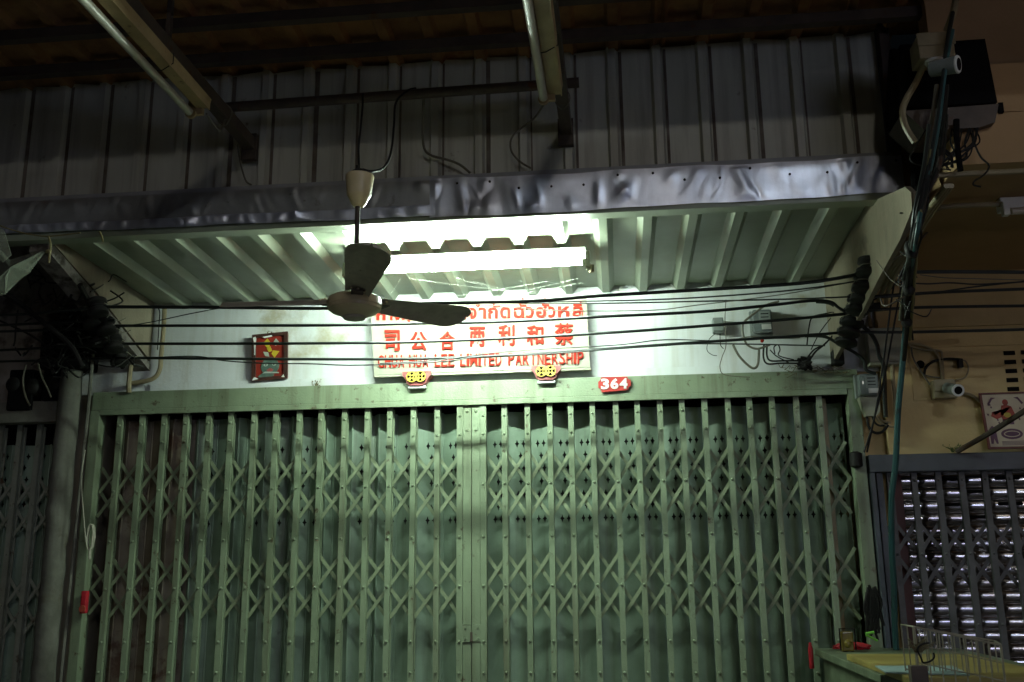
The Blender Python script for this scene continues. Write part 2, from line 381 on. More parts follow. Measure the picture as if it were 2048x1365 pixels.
# beams that run out from the sheet wall, cross pipe
for X, z, lab in ((-1.545, 3.40, 'rusty square beam left of the ceiling fan carrying the longer unlit tube'), (-.165, 3.385, 'rusty square beam right of the ceiling fan carrying an unlit tube')):
    b = thing('steel_beam', lab, 'beam', (X, 3.0, z), 'beams under the street roof')
    part('beam', MB().bbox((X-.024, 2.16, z), (X+.024, 3.822, z+.055), .004), m_steel, b)
    part('wall_bracket', MB().box((X-.035, 3.795, z-.045), (X+.03, 3.823, z+.075)), m_steel, b)
    part('hanger', MB().box((X-.008, 2.99, z+.055), (X+.008, 3.01, 3.79)), m_steel, b)
    part('wire_tie', MB().tube([Vector((X+.03*math.cos(a), 3.52+.006*math.sin(3*a), z+.028+.045*math.sin(a))) for a in [i*2*PI/14 for i in range(15)]], .0025, 5), m_cable_g, b, True)
one('cross_pipe', MB().tube([(-1.60, 3.60, 3.503), (-.9, 3.60, 3.51), (-.10, 3.60, 3.518)], .021, 12), m_steel, 'rusty steel pipe running level between the two beams above the fan', 'pipe', smooth=True)

# ---------------------------------------------------------------- fluorescent fixtures
def fixture(X, y0, y1, z, label, side=1):
    t = thing('tube_light', label, 'light fixture', (X, (y0+y1)/2, z+.05), 'unlit fluorescent tube lights')
    part('housing', MB().quad_slab([(X+.004*side, y0, z+.025), (X+.052*side, y0, z+.025), (X+.060*side, y0, z+.062), (X-.004*side, y0, z+.062)], (0, y1-y0, 0)), m_hous, t)
    part('housing_edge', MB().box((X+.052*side, y0, z+.018), (X+.056*side, y1, z+.064)), m_hous, t)
    part('tube', MB().tube([(X-.012*side, y0+.03, z), (X-.012*side, y1-.03, z)], .0155, 14), m_tube_off, t, True)
    for y in (y0, y1):
        part('tube_holder', MB().tube([(X-.012*side, y-.008, z), (X-.012*side, y+.022*(1 if y == y0 else -1)+.0, z)], [.02, .021], 12).box((X-.03*side, y-.006, z), (X+.03*side, y+.008, z+.058)), m_hous, t, True)
    for k in range(2):
        yy = y0+(y1-y0)*(.3+.4*k)
        part('cable_tie', MB().tube([(X-.03*side, yy, z+.002), (X+.02*side, yy+.01, z+.012), (X+.062*side, yy, z+.03), (X+.062*side, yy, z+.07)], .002, 5), m_dark, t)
    return t
fixture(-1.560, 2.18, 3.29, 3.315, 'unlit dusty fluorescent tube on the left beam, ending near the cross pipe')
fixture(-.212, 2.18, 3.32, 3.30, 'unlit dusty fluorescent tube on the right beam, pointing down at the awning')
# lit fixture under the awning
TZ, TY = 2.948, 4.185
x0, x1 = P(690, 540, TY).x, P(1180, 515, TY).x
lt = thing('tube_light', 'glowing white fluorescent tube light fixed under the awning above the sign', 'light fixture', ((x0+x1)/2, TY, 3.0))
part('housing', MB().bbox((x0, TY+.022, TZ+.012), (x1, TY+.062, TZ+.062), .004), m_white, lt)
part('reflector', MB().quad_slab([(x0+.02, TY+.020, TZ+.014), (x0+.02, TY+.020, TZ+.056), (x0+.02, TY-.035, TZ+.060), (x0+.02, TY-.036, TZ+.0565), (x0+.02, TY+.012, TZ+.050)], (x1-x0-.04, 0, 0)), m_white, lt)
part('tube', MB().tube([(x0+.035, TY-.004, TZ), (x1-.035, TY-.004, TZ)], .0140, 16), m_tube, lt, True)
for x, s in ((x0, 1), (x1, -1)):
    part('tube_holder', MB().bbox((x-.006, TY-.024, TZ-.028), (x+.016*s, TY+.021, TZ+.04), .004).tube([(x+.012*s, TY-.004, TZ), (x+.036*s, TY-.004, TZ)], .015, 14), m_meterb, lt)
part('starter', MB().lathe((x1+.004, TY+.03, TZ-.008), (0, 0, -1), [(0, .013), (.03, .013), (.034, .009)], 14), m_conduit, lt)

# ---------------------------------------------------------------- shop wall, wing walls
fw = thing('shop_wall', 'dirty white plaster wall above the green folding gate', 'wall', (-.7, WY, 2.5))
part('plaster', MB().box((-2.86, WY, 2.545), (1.30, 5.0, 3.6)), m_wall, fw)
part('ledge', MB().box((-2.45, WY-.018, 2.553), (1.05, WY-.001, 2.592)), m_wall, fw)
part('jamb_wall', MB().box((-2.86, 4.90, .13), (-2.76, 5.5, 2.545)), m_wing, fw)
part('jamb_wall', MB().box((1.19, 4.90, .13), (1.30, 5.5, 2.545)), m_wall_r, fw)
def wing(xa, xb, pts, lab, m_, nm='left'):
    t = thing('wing_wall', lab, 'wall', (xa, 4.5, 2.8))
    part('plaster', MB().quad_slab([(xa, y, z) for y, z in pts], (xb-xa, 0, 0)), m_, t)
    return t
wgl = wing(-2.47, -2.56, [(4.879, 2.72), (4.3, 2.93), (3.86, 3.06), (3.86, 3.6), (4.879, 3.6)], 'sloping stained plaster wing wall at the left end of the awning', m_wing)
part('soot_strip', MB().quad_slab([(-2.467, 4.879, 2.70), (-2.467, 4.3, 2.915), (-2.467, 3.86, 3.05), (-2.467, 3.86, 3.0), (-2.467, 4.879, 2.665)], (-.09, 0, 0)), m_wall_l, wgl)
def WP(x, y): p = PX(x, y, 1.072); return (p.y, p.z)
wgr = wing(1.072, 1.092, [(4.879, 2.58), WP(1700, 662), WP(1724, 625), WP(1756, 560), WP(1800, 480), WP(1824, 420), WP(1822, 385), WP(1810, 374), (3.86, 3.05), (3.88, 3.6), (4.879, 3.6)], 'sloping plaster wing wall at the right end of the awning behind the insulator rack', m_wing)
# conduits along the right wing
for k in range(3):
    a = [(1893+5*k, 372), (1845+6*k, 436), (1797+7*k, 515), (1757+11*k, 575)]
    X = 1.13
    pts = [PX(x, y, X+.012*k) for x, y in a]; q = P(1738+17*k, 612, 4.83); pts += [q, P(1741+17*k, 655, 4.84)]
    path('conduit', pts, .0095, m_conduit, label=['cream conduit nearest the wing wall, bending down to the white box', 'middle cream conduit bending down to the white box', 'cream conduit farthest right of the three bending down to the white box'][k], cat='conduit', group='conduits beside the right wing wall')

# right neighbour: canopy slab, wall with mouldings
nb = thing('neighbour_wall', 'cream plaster shop wall to the right with faint mouldings', 'wall', (2.5, WY, 2.1))
part('plaster', MB().box((1.302, WY-.03, 2.13), (5, 5.0, 3.02)), m_wall_r, nb)
zs = [P(2048, y, 4.85).z for y in (548, 580, 632, 650, 668, 690)]
part('moulding', MB().box((1.302, WY-.062, zs[1]), (5, WY-.031, 3.018)), m_wall_r, nb)
part('moulding', MB().box((1.302, WY-.052, zs[3]), (5, WY-.031, zs[2])), m_wall_r, nb)
part('moulding', MB().box((1.52, WY-.040, zs[5]), (5, WY-.031, zs[5]+.012)), m_wall_r, nb)
part('patch', MB().box((P(1830, 800, 4.83).x, WY-.035, P(1830, 800, 4.83).z), (P(1960, 800, 4.83).x, WY-.031, P(1830, 690, 4.83).z)), m_wall_r, nb)
for c, X0 in enumerate((2005, 2040, 2075)):
    for r_ in range(5):
        a = P(X0+2+r_*2.0, 707+r_*18-c*1.5, 4.848); 
        part('vent_slot', MB().box((a.x, 4.843, a.z-.010), (a.x+.052, 4.8485, a.z+.010)), m_black, nb)
    
cs = thing('canopy_slab', 'concrete canopy slab with shade painted in as brown over the right neighbour shop', 'canopy', (2.5, 4.1, 3.02))
part('slab', MB().box((1.27, 3.47, 3.02), (5, 4.88, 3.42)), m_slab_shade, cs)
part('fascia_band', MB().box((1.27, 3.455, 3.02), (5, 3.469, 3.215)), m_slab_shade, cs)
part('fascia_band', MB().box((1.27, 3.462, 3.222), (5, 3.469, 3.29)), m_slab_shade, cs)
part('upper_wall', MB().box((1.27, 3.60, 3.42), (5, 3.70, 3.9)), m_slab_shade, cs)
path('conduit', [P(1868, 352, 3.44), P(1950, 347, 3.44), P(2110, 340, 3.44)], .011, m_conduit, label='upper cream conduit running right along the canopy edge', cat='conduit')
path('conduit', [PZ(1840, 446, 2.99), PZ(1870, 420, 2.99), PZ(1910, 412, 2.99), PZ(2005, 409, 2.99)], .011, m_conduit, label='cream conduit under the slab leading to the small tube light', cat='conduit')
q = PZ(2003, 418, 2.97)
ft = thing('tube_light', 'unlit white tube light under the brown-shaded canopy slab at the right edge', 'light fixture', (q.x, q.y, 3.0))
part('housing', MB().bbox((q.x, q.y, 2.965), (q.x+1.2, q.y+.05, 3.018), .004), m_white, ft)
part('tube', MB().tube([(q.x+.03, q.y-.012, 2.953), (q.x+1.17, q.y-.012, 2.953)], .014, 12), m_tube_off, ft, True)
part('tube_holder', MB().bbox((q.x-.004, q.y-.03, 2.935), (q.x+.02, q.y+.0, 2.99), .003), m_white, ft)

# ---------------------------------------------------------------- folding gates
STAR = [(0, .021), (.0045, .006), (.0115, 0), (.0045, -.006), (0, -.021), (-.0045, -.006), (-.0115, 0), (-.0045, .006)]
def bar_mesh(z0, z1, rivets, wd=.027, dp=.02):
    mb = MB(); mb.box((-wd/2, 0, z0), (wd/2, dp*.15, z1)); mb.box((-wd/2, dp*.15, z0), (-wd/2+.003, dp, z1)); mb.box((wd/2-.003, dp*.15, z0), (wd/2, dp, z1))
    for z in rivets: mb.lathe((0, .001, z), (0, -1, 0), [(0, .0078), (.004, .007), (.008, .0035)], 7)
    return mb
def strap_mesh(dx, dz, y, wd=.0165, half=False):
    a = Vector((-dx, 0, dz)) if not half else Vector((0, 0, 0)); b = Vector((dx, 0, -dz)); t = (b-a).normalized(); s_ = Vector((-t.z, 0, t.x))*(wd/2)
    a = a-t*.006; b = b+t*.006
    return MB().quad_slab([a+s_+Vector((0, y, 0)), b+s_+Vector((0, y, 0)), b-s_+Vector((0, y, 0)), a-s_+Vector((0, y, 0))], (0, .0035, 0))
def put(name, me, parent, loc):
    o = bpy.data.objects.new(name, me); C.objects.link(o); o.parent = parent; o.location = Vector(loc)-wl(parent); return o
def leaf(parent, xs, Y, z0, z1, rows, rivets, mb_, ms, xl, xr, back=True):
    n = len(xs); p = (xs[-1]-xs[0])/(n-1)
    bm_ = bar_mesh(z0, z1, rivets).data('bar', mb_, Vector((0, 0, 0)), False)
    bk = MB().box((-.009, 0, z0), (.009, .008, z1-.01)).data('back_bar', mb_, Vector((0, 0, 0)), False)
    for x in xs:
        jx = random.uniform(-.0025, .0025); ob = put('bar', bm_, parent, (x+jx, Y+random.uniform(-.002, .002), 0)); ob.rotation_euler = (0, random.uniform(-.0012, .0012), random.uniform(-.06, .06))
        if back: put('back_bar', bk, parent, (x+.002, Y+.040, 0))
    for zt, zm, zb in rows:
        h = (zt-zb)/2
        for sgn, yy in ((-1, .024), (1, .033)):
            full = strap_mesh(p, sgn*h, yy).data('strap', ms, Vector((0, 0, 0)), False)
            for x in xs: 
                if x-p > xl-.02 and x+p < xr+.02: put('strap', full, parent, (x, Y+random.uniform(-.001, .001), zm+random.uniform(-.004, .004)))
            for x, d in ((xs[0], -1), (xs[-1], 1)):
                dist = (xs[0]-xl) if d < 0 else (xr-xs[-1])
            # half straps at both ends
            e0 = strap_mesh(xs[0]-xl, sgn*h*(xs[0]-xl)/p, yy, half=True).data('strap', ms, Vector((0, 0, 0)), False)
            put('strap', e0, parent, (xl, Y, zm))
            e1 = strap_mesh(-(xr-xs[-1]), -sgn*h*(xr-xs[-1])/p, yy, half=True).data('strap', ms, Vector((0, 0, 0)), False)
            put('strap', e1, parent, (xr, Y, zm))
            # end straps centred on first and last bar
            if not (xs[0]-p > xl-.02): 
                e = strap_mesh(p, sgn*h, yy, half=True).data('strap', ms, Vector((0, 0, 0)), False); put('strap', e, parent, (xs[0], Y, zm))
                e = strap_mesh(-(xs[0]-xl), -sgn*h*(xs[0]-xl)/p, yy, half=True).data('strap', ms, Vector((0, 0, 0)), False); put('strap', e, parent, (xs[0], Y, zm))
            if not (xs[-1]+p < xr+.02):
                e = strap_mesh(-p, -sgn*h, yy, half=True).data('strap', ms, Vector((0, 0, 0)), False); put('strap', e, parent, (xs[-1], Y, zm))
                e = strap_mesh((xr-xs[-1]), sgn*h*(xr-xs[-1])/p, yy, half=True).data('strap', ms, Vector((0, 0, 0)), False); put('strap', e, parent, (xs[-1], Y, zm))
ROWS = [(2.191, 2.026, 1.862), (1.686, 1.534, 1.369)]
RIV = [P(1000, y, GY).z for y in (831, 868, 968, 1073, 1172, 1283, 1346)]
RIV = RIV+[.75, .45]
gt = thing('folding_gate', 'pale green steel folding gate with two lattice bands across the shop front', 'gate', (-.72, GY, .13))
def XG(px, Y=GY, py=835): return P(px, py, Y).x
xsl = [XG(240)+(XG(875)-XG(240))*i/14 for i in range(15)]
xsr = [XG(1010)+(XG(1641)-XG(1010))*i/14 for i in range(15)]
SL, SR = XG(916), XG(971)
leaf(gt, xsl, GY, .14, 2.43, ROWS, RIV, m_gate, m_strap, -2.69, SL)
leaf(gt, xsr, GY, .14, 2.43, ROWS, RIV, m_gate, m_strap, SR, 1.115)
# lintel, jambs
zl0, zl1, zl2 = 2.424, 2.452, 2.548
part('lintel', MB().bbox((-2.752, 4.832, zl1), (1.182, 4.879, zl2), .003), m_gate, gt)
part('lintel_lip', MB().bbox((-2.700, 4.826, zl0), (1.125, 4.845, zl1-.001), .002), m_gate, gt)
part('jamb', MB().bbox((-2.755, 4.828, .14), (-2.702, 4.90, zl1-.002), .003), m_gate, gt)
part('jamb', MB().bbox((1.127, 4.828, .14), (1.184, 4.90, zl1-.002), .003), m_gate, gt)
# meeting stiles
cx = (SL+SR)/2
for a, b, y in ((SL-.004, SL+.026, GY-.012), (SR-.026, SR+.004, GY-.012)):
    part('stile_channel', bar_mesh(.14, 2.432, RIV).box((-.001, -.0, 2.0), (.001, .001, 2.001)), m_gate, gt) if False else None
    me = bar_mesh(.14, 2.432, RIV, .030, .03).data('stile_channel', m_gate, Vector((0, 0, 0)), False); put('stile_channel', me, gt, ((a+b)/2, y, 0))
part('stile', MB().bbox((SL+.027, GY-.006, .14), (cx-.0015, GY+.03, 2.432), .002), m_gate, gt)
part('stile', MB().bbox((cx+.0015, GY-.006, .14), (SR-.027, GY+.03, 2.432), .002), m_gate, gt)
for z in (2.395, 2.30):
    for x in (cx-.022, cx+.022): part('rivet', MB().lathe((x, GY-.006, z), (0, -1, 0), [(0, .009), (.004, .008), (.006, .004)], 8), m_gate, gt)
for sgn, z in ((-1, 1.315), (1, 1.315)):
    lp = part('lock_plate', MB().bbox((cx+sgn*.003, GY-.0095, z-.04), (cx+sgn*.046, GY-.0065, z+.04), .002), m_gate, gt)
    for zz in (z-.025, z+.025): part('bolt', MB().lathe((cx+sgn*.03, GY-.0095, zz), (0, -1, 0), [(0, .006), (.004, .005)], 6), m_gate, lp)
part('hasp', MB().bbox((cx-.006, GY-.018, 1.275), (cx+.005, GY-.0105, 1.32), .002), m_steel, gt)

# pleated panels with star shaped holes
def zrow(y): return P(1000, y, 4.96).z
HR = [zrow(y) for y in (889, 913, 938, 964, 990, 1014, 1039)]
def panel(a, b, z0, z1, holes=True, dx=0):
    a = Vector(a); b = Vector(b); W_ = (b-a).length; ux = (b-a).normalized(); c = W_/2+dx
    outer = [Vector((0, z0, 0)), Vector((W_, z0, 0)), Vector((W_, z1, 0)), Vector((0, z1, 0))]; loops = [outer]
    if holes:
        for i, z in enumerate(HR):
            for o in ((-.0165, .0165) if i in (0, 6) else ((-.013, .02) if i in (2, 4) else (.002,))):
                if i in (2, 4): o *= .9
                loops.append([Vector((c+o+p[0], z+p[1], 0)) for p in STAR])
    tri = tessellate_polygon(loops); vs = [v for l in loops for v in l]; mb = MB()
    mb.v = [a+ux*v.x+Vector((0, 0, v.y)) for v in vs]; mb.f = [tuple(t) for t in tri]; return mb
def pleats(parent, xs, Yf, amp, z0, z1, brown=0, seed=1, jit=0):
    rnd = random.Random(seed)
    for i in range(len(xs)-1):
        ya = Yf-(amp if i % 2 else -amp)+rnd.uniform(-.004, .004); yb = Yf-(amp if (i+1) % 2 else -amp)
        w_ = xs[i+1]-xs[i]
        hb = i >= brown and w_ > .075
        part('panel', panel((xs[i], ya, 0), (xs[i+1], yb, 0), z0, z1+rnd.uniform(-.006, .004), hb, rnd.uniform(-.008, .012)), m_panel_brown if i < brown else m_panel, parent)
        # pressed groove lines and hinge rod at the fold
        if i:
            part('hinge_rod', MB().tube([(xs[i], ya-.006 if i % 2 else ya-.004, z0), (xs[i], ya-.006, z1)], .0042, 6), m_panel_brown if i < brown else m_panel, parent, True)
rnd = random.Random(4)
fl = [-2.69]+[x+.02+rnd.uniform(-.022, .022) for x in xsl]
fl2 = []
for i, x in enumerate(fl):
    fl2.append(x)
    if 4 <= i <= 13 and i % 2 == 0: fl2.append(x+.03)     # narrower pleats between the wide ones
fl2.append(SL-.004)
pleats(gt, fl2, 4.965, .022, .16, 2.408, brown=4, seed=3)
pleats(gt, [SR-.01]+[x+.004 for x in xsr[:-2]]+[xsr[-2]+.01, xsr[-1]-.015, xsr[-1]+.05, 1.12], 4.962, .015, .16, 2.408, seed=6)
# right gate post seen behind the last bars
part('guide_post', MB().box((xsr[-1]+.02, GY+.06, .14), (xsr[-1]+.045, GY+.075, 2.42)), m_conduit, gt)

# left neighbour
lw = thing('left_shop_wall', 'grimy grey plaster wall over the gate at the far left', 'wall', (-3.4, WY, 2.4))
part('plaster', MB().box((-5, WY, 2.43), (-2.87, 5.0, 3.6)), m_wall_l, lw)
part('lintel', MB().bbox((-5, 4.80, P(100, 845, 4.82).z), (-2.90, 4.879, P(100, 803, 4.82).z), .004), m_post, lw)
cl = thing('column', 'whitewashed rough column between the two folding gates at left', 'column', (-2.85, 4.8, .13))
prof = []
mbc = MB(); n0 = 0
zz = [.13+i*.06 for i in range(44)]
mbc.tube([(-2.862+random.uniform(-.003, .003), 4.80+random.uniform(-.003, .003), z) for z in zz], [.056+random.uniform(-.003, .003) for _ in zz], 12)
part('shaft', mbc, m_post, cl, True)
part('pipe', MB().tube([P(187, 690, 4.78), P(180, 780, 4.80), P(168, 900, 4.84), (-2.80, 4.84, .13)], .010, 8), m_post, cl, True)
gl = thing('folding_gate', 'dull grey folding gate at the far left beyond the whitewashed column', 'gate', (-3.4, 4.88, .13))
xs3 = [P(xx, 850, 4.9).x for xx in (-75, -36, 3, 41, 79.5, 117)]
zl = P(100, 848, 4.9).z
leaf(gl, xs3, 4.90, .14, zl, [(P(80, 950, 4.9).z, P(80, 1012, 4.9).z, P(80, 1075, 4.9).z), (P(80, 1150, 4.9).z, P(80, 1213, 4.9).z, P(80, 1275, 4.9).z)], [P(80, y, 4.9).z for y in (860, 893, 1010, 1110, 1213, 1320)], m_gate_old, m_gate_old, P(-114, 850, 4.9).x, P(152, 850, 4.9).x)
pleats(gl, [xs3[0]-.1]+[x+.03 for x in xs3]+[P(150, 850, 4.98).x], 5.0, .02, .16, zl-.1, seed=12)

# right neighbour: lintel, roller shutter, grille
rg = thing('folding_gate', 'dark grey folding gate in front of the shiny roller shutter at right', 'gate', (1.7, 4.86, .13))
za, zb = P(1900, 943, 4.83).z, P(1900, 908, 4.83).z
part('lintel', MB().bbox((1.19, 4.80, za), (5, 4.879, zb), .004), m_dframe, rg)
part('jamb', MB().bbox((1.192, 4.81, .14), (1.215, 4.86, zb), .002), m_dframe, rg)
part('jamb', MB().bbox((1.222, 4.82, .14), (1.252, 4.87, za-.002), .002), m_dframe, rg)
part('side_board', MB().box((1.255, 4.93, .14), (1.365, 4.95, za)), m_maroon, rg)
xs4 = [P(xx, 950, 4.86).x for xx in (1780, 1828, 1876, 1923, 1970, 2018, 2066, 2114)]
leaf(rg, xs4, 4.86, .14, za, [(P(1900, 1040, 4.86).z, P(1900, 1108, 4.86).z, P(1900, 1175, 4.86).z)], [P(1900, y, 4.86).z for y in (960, 1108, 1250)], m_barr, m_barr, xs4[0]-.11, xs4[-1]+.11, back=False)
rs = thing('roller_shutter', 'shiny steel roller shutter reflecting street lights behind the dark grille at right', 'shutter', (1.9, 5.0, .13))
S0 = .061; slat = MB(); K = 8; xa, xb = 1.365, 3.2
prof = []
prof = [(y_, k_*S0) for y_, k_ in ((5.011, -.5), (5.010, -.45), (5.001, -.43), (4.9985, -.36), (4.9965, -.22), (4.9955, -.05), (4.9960, .12), (4.9978, .27), (5.0005, .36), (5.004, .385), (5.0035, .41), (5.010, .44), (5.011, .5))]
nx = 34
for yv, zv in prof:
    for j in range(nx+1):
        slat.v.append(Vector((xa+(xb-xa)*j/nx, yv+.0002*math.sin(j*2.1), zv)))
for i in range(len(prof)-1):
    for j in range(nx): a = i*(nx+1)+j; slat.f.append((a, a+1, a+nx+2, a+nx+1))
sme = slat.data('slat', m_slat, Vector((0, 0, 0)), True)
z = 2.14; k = 0
while z > .2:
    put('slat', sme, rs, (random.uniform(-.004, .004), random.uniform(-.001, .001), z))
    if 1 < k < 9 or k % 7 == 0:
        for s_ in range(3):
            xx = 1.60+.28*s_+(.13 if k % 2 else 0)
            if 1 < k < 6: part('slot', MB().quad_slab([(xx+.05*math.copysign(1, math.cos(t))+.008*math.cos(t), 4.9935, z+.0085*math.sin(t)) for t in [i*2*PI/14+.01 for i in range(14)]], (0, .004, 0)), m_black, rs)
    z -= S0; k += 1

# ---------------------------------------------------------------- ceiling fan
FY = 3.1; fc = P(709, 612, FY)
fan = thing('ceiling_fan', 'old beige ceiling fan with three dark blades hanging in front of the lit tube', 'fan', (fc.x, fc.y, 3.05))
part('motor', MB().lathe(fc+Vector((0, 0, -.038)), (0, 0, 1), [(0, .042), (.010, .060), (.016, .078), (.022, .082), (.024, .088), (.034, .0895), (.036, .092), (.050, .0925), (.062, .088), (.068, .078), (.072, .04), (.08, .02)], 40), m_fan, fan, True)
part('switch_cap', MB().lathe(fc+Vector((0, 0, -.040)), (0, 0, -1), [(-.004, .040), (0, .040), (.006, .036), (.009, .024)], 28), m_blade, fan, True)
zt = P(717, 412, FY).z
part('downrod', MB().tube([fc+Vector((0, 0, .03)), Vector((fc.x+.002, fc.y, zt+.01))], .0088, 14), m_steel, fan, True)
zc = P(719, 350, FY).z; hh = zc-zt
part('rod_cover', MB().lathe((fc.x+.004, fc.y, zt-.004), (.02, 0, 1), [(0, .016), (.008, .024), (hh*.28, .036), (hh*.33, .040), (hh*.36, .042), (hh*.9, .0485), (hh*.97, .050), (hh, .0485)], 32), m_fan, fan, True)
part('hook_clamp', MB().lathe((fc.x+.004, fc.y, zc), (0, 0, 1), [(0, .03), (.012, .026), (.02, .014)], 14).tube([(fc.x, fc.y, zc), (fc.x-.004, fc.y, zc+.035)], .006, 8), m_dark, fan)
for k in range(3):
    a = R(-70+120*k); dr = Vector((math.cos(a), math.sin(a), .03/.475)); sd_ = Vector((-math.sin(a), math.cos(a), 0))
    tw = R(-20 if k else -12); sv = sd_*math.cos(tw)+Vector((0, 0, 1))*math.sin(tw)
    nrm = dr.normalized().cross(sv).normalized(); mb = MB(); prof = []
    NN = 24
    for i in range(NN+1):
        t = 1-(1-i/NN)**1.6; r_ = .085+.42*t; wdt = .040+.030*min(1, t*1.3)
        if t > .84: wdt *= max(.0, 1-((t-.84)/.1602)**2)**.45
        prof.append((r_, wdt))
    for thick in (0, .0022):
        for i, (r_, wdt) in enumerate(prof):
            for s_ in (-1, -.5, 0, .5, 1):
                camber = .010*(1-s_*s_)
                off = .004*(i/NN)
                mb.v.append(fc+Vector((0, 0, .012))+dr*r_+sv*(s_*wdt+off)+nrm*(camber+thick))
    W5 = 5; S_ = (NN+1)*5
    for i in range(NN):
        for j in range(4):
            q_ = i*5+j; mb.f.append((q_, q_+1, q_+6, q_+5)); q2 = S_+q_; mb.f.append((q2, q2+5, q2+6, q2+1))
        for j in (0, 4):
            q_ = i*5+j; mb.f.append((q_, q_+5, S_+q_+5, S_+q_))
    for j in range(4): mb.f.append((j, j+1, S_+j+1, S_+j)); q_ = NN*5+j; mb.f.append((q_, q_+1, S_+q_+1, S_+q_))
    bl = part('blade', mb, m_blade, fan, True)
    for s_ in (-.022, 0, .022):
        p_ = fc+Vector((0, 0, .016))+dr*.118+sv*s_
        part('screw', MB().lathe(p_-nrm*.002, -nrm if nrm.z > 0 else nrm, [(-.014, .005), (0, .005), (.003, .003)], 8), m_fan, bl)
    part('blade_arm', MB().quad_slab([fc+Vector((0, 0, .008))+dr*.07+sd_*.018, fc+Vector((0, 0, .008))+dr*.13+sd_*.022, fc+Vector((0, 0, .008))+dr*.13-sd_*.022, fc+Vector((0, 0, .008))+dr*.07-sd_*.018], (0, 0, .004)), m_steel, bl)
# its cords
pz = Vector((fc.x+.004, fc.y, zc+.015))
path('cord', [pz, P(717, 300, 3.15), P(721, 260, 3.3), P(725, 215, 3.5), P(726, 188, 3.58)], .0042, m_dark, label='black hanging cord from the cross pipe down to the fan', cat='cord')
path('cord', [pz+Vector((.01, 0, .005)), P(745, 343, 3.12), P(768, 335, 3.2), P(782, 305, 3.3), P(788, 250, 3.4), P(792, 205, 3.5), P(815, 182, 3.58), P(832, 177, 3.6)], .0045, m_dark, label='black cord looping right from the fan up to the cross pipe', cat='cord')
path('cord', [P(848, 180, 3.6), P(846, 240, 3.7), P(847, 290, 3.78), P(860, 310, 3.79), P(895, 320, 3.79), P(920, 330, 3.79), P(940, 346, 3.79)], .0055, m_cable_g, label='grey cord draped on the sheet wall right of the fan', cat='cord')
path('cord', [P(1090, 205, 3.5), P(1070, 235, 3.7), P(1045, 255, 3.78), P(1024, 275, 3.79), P(1022, 300, 3.79), P(1038, 322, 3.79), P(1062, 337, 3.79)], .0045, m_cable_g, label='thin cord looping down from the right unlit tube', cat='cord')
path('cord', [P(475, 290, 3.78), P(478, 310, 3.79), P(483, 335, 3.79), P(492, 362, 3.79), P(503, 370, 3.79)], .004, m_cable_g, label='thin cord hanging from the end of the left beam', cat='cord')
path('cord', [P(413, 228, 3.3), P(424, 245, 3.35), P(440, 262, 3.4), P(450, 240, 3.5)], .004, m_cable_g, label='short cord drooping from the tip of the left unlit tube', cat='cord')

# ---------------------------------------------------------------- sign
BL, BR, TR, TL = P(748, 750, 4.80), P(1180, 735, 4.80), P(1173, 597, 4.77), P(741, 616, 4.77)
n = (BR-BL).cross(TL-BL).normalized(); n = -n if n.y > 0 else n
sg = thing('shop_sign', 'white shop sign with raised red Thai, Chinese and English lettering under the lit tube', 'sign', ((BL+BR)/2))
pts = [BL, BR, on_plane(1173, 597, BL, n), on_plane(741, 616, BL, n)]
part('board', MB().quad_slab([p-n*.022 for p in pts], n*.022), m_board, sg)
part('board_edge', MB().quad_slab([pts[0]+Vector((-.004, .003, -.012)), pts[1]+Vector((.004, .003, -.012)), pts[1]+Vector((.004, .003, -.001)), pts[0]+Vector((-.004, .003, -.001))], (0, .03, 0)), m_board, sg)
def L(s, px, py, w_, h_, bold=.0, dep=.009, bev=.015): letter(s, BL, n, px, py, w_, h_, m_red, sg, dep, bold, bev=bev)
# Chinese row, read right to left
for s_, px, py, w_, h_ in (('司', 785, 682, 30, 42), ('公', 838, 683, 34, 38), ('合', 895, 682, 32, 38), ('两', 955, 674, 31, 40), ('利', 1013, 671, 33, 42), ('和', 1070, 671, 34, 40), ('蔡', 1128, 669, 38, 44)):
    L(s_, px, py, w_, h_, .006 if s_ == '蔡' else .016, .012, .006)
# English row
def base(px, y0, y1): return y0+(y1-y0)*(px-757)/(1167-757)
def word(s, xa_, xb_):
    rel = {'I': .42, 'M': 1.25, 'L': .9}; ws = [rel.get(ch, 1) for ch in s]; gap = .22; tot = sum(ws)+gap*(len(s)-1); u = (xb_-xa_)/tot; x = xa_
    for ch, w_ in zip(s, ws):
        cx_ = x+w_*u/2; L(ch, cx_, base(cx_, 724, 716), w_*u, 25, .004, .012, .004); x += (w_+gap)*u
word('CHUA', 757, 809); word('HUA', 819, 857); word('LEE', 870, 909); word('LIMITED', 921, 1003); word('PARTNERSHIP', 1017, 1167)
# Thai row
def tb(px): return 641-(px-757)*(6/408)     # base line
def thai(s, xa_, xb_, marks=''):
    cx_ = (xa_+xb_)/2; L(s, cx_, tb(cx_)-11, xb_-xa_+1, 22, .022, .011, .006)
    dy = 0
    for mk in marks:
        if mk == 'ั': L('ั', xb_-2, tb(cx_)-26.5, 15, 8, .004, .010, .008)
        elif mk == '้': L('้', xb_-1, tb(cx_)-(36 if 'ั' in marks or 'ี' in marks else 27), 9, 7, .004, .010, .008)
        elif mk == '่': L('่', xb_-2, tb(cx_)-(36 if 'ั' in marks else 27), 4, 8, .004, .010, .008)
        elif mk == 'ี': L('ี', cx_, tb(cx_)-27, 17, 9, .004, .010, .008)
        elif mk == 'ุ': L('ุ', xb_-3, tb(cx_)+4, 6, 7, .004, .010, .008)
        elif mk == 'ํ': L('ํ', xb_+3, tb(cx_)-27, 8, 7, .004, .010, .008)
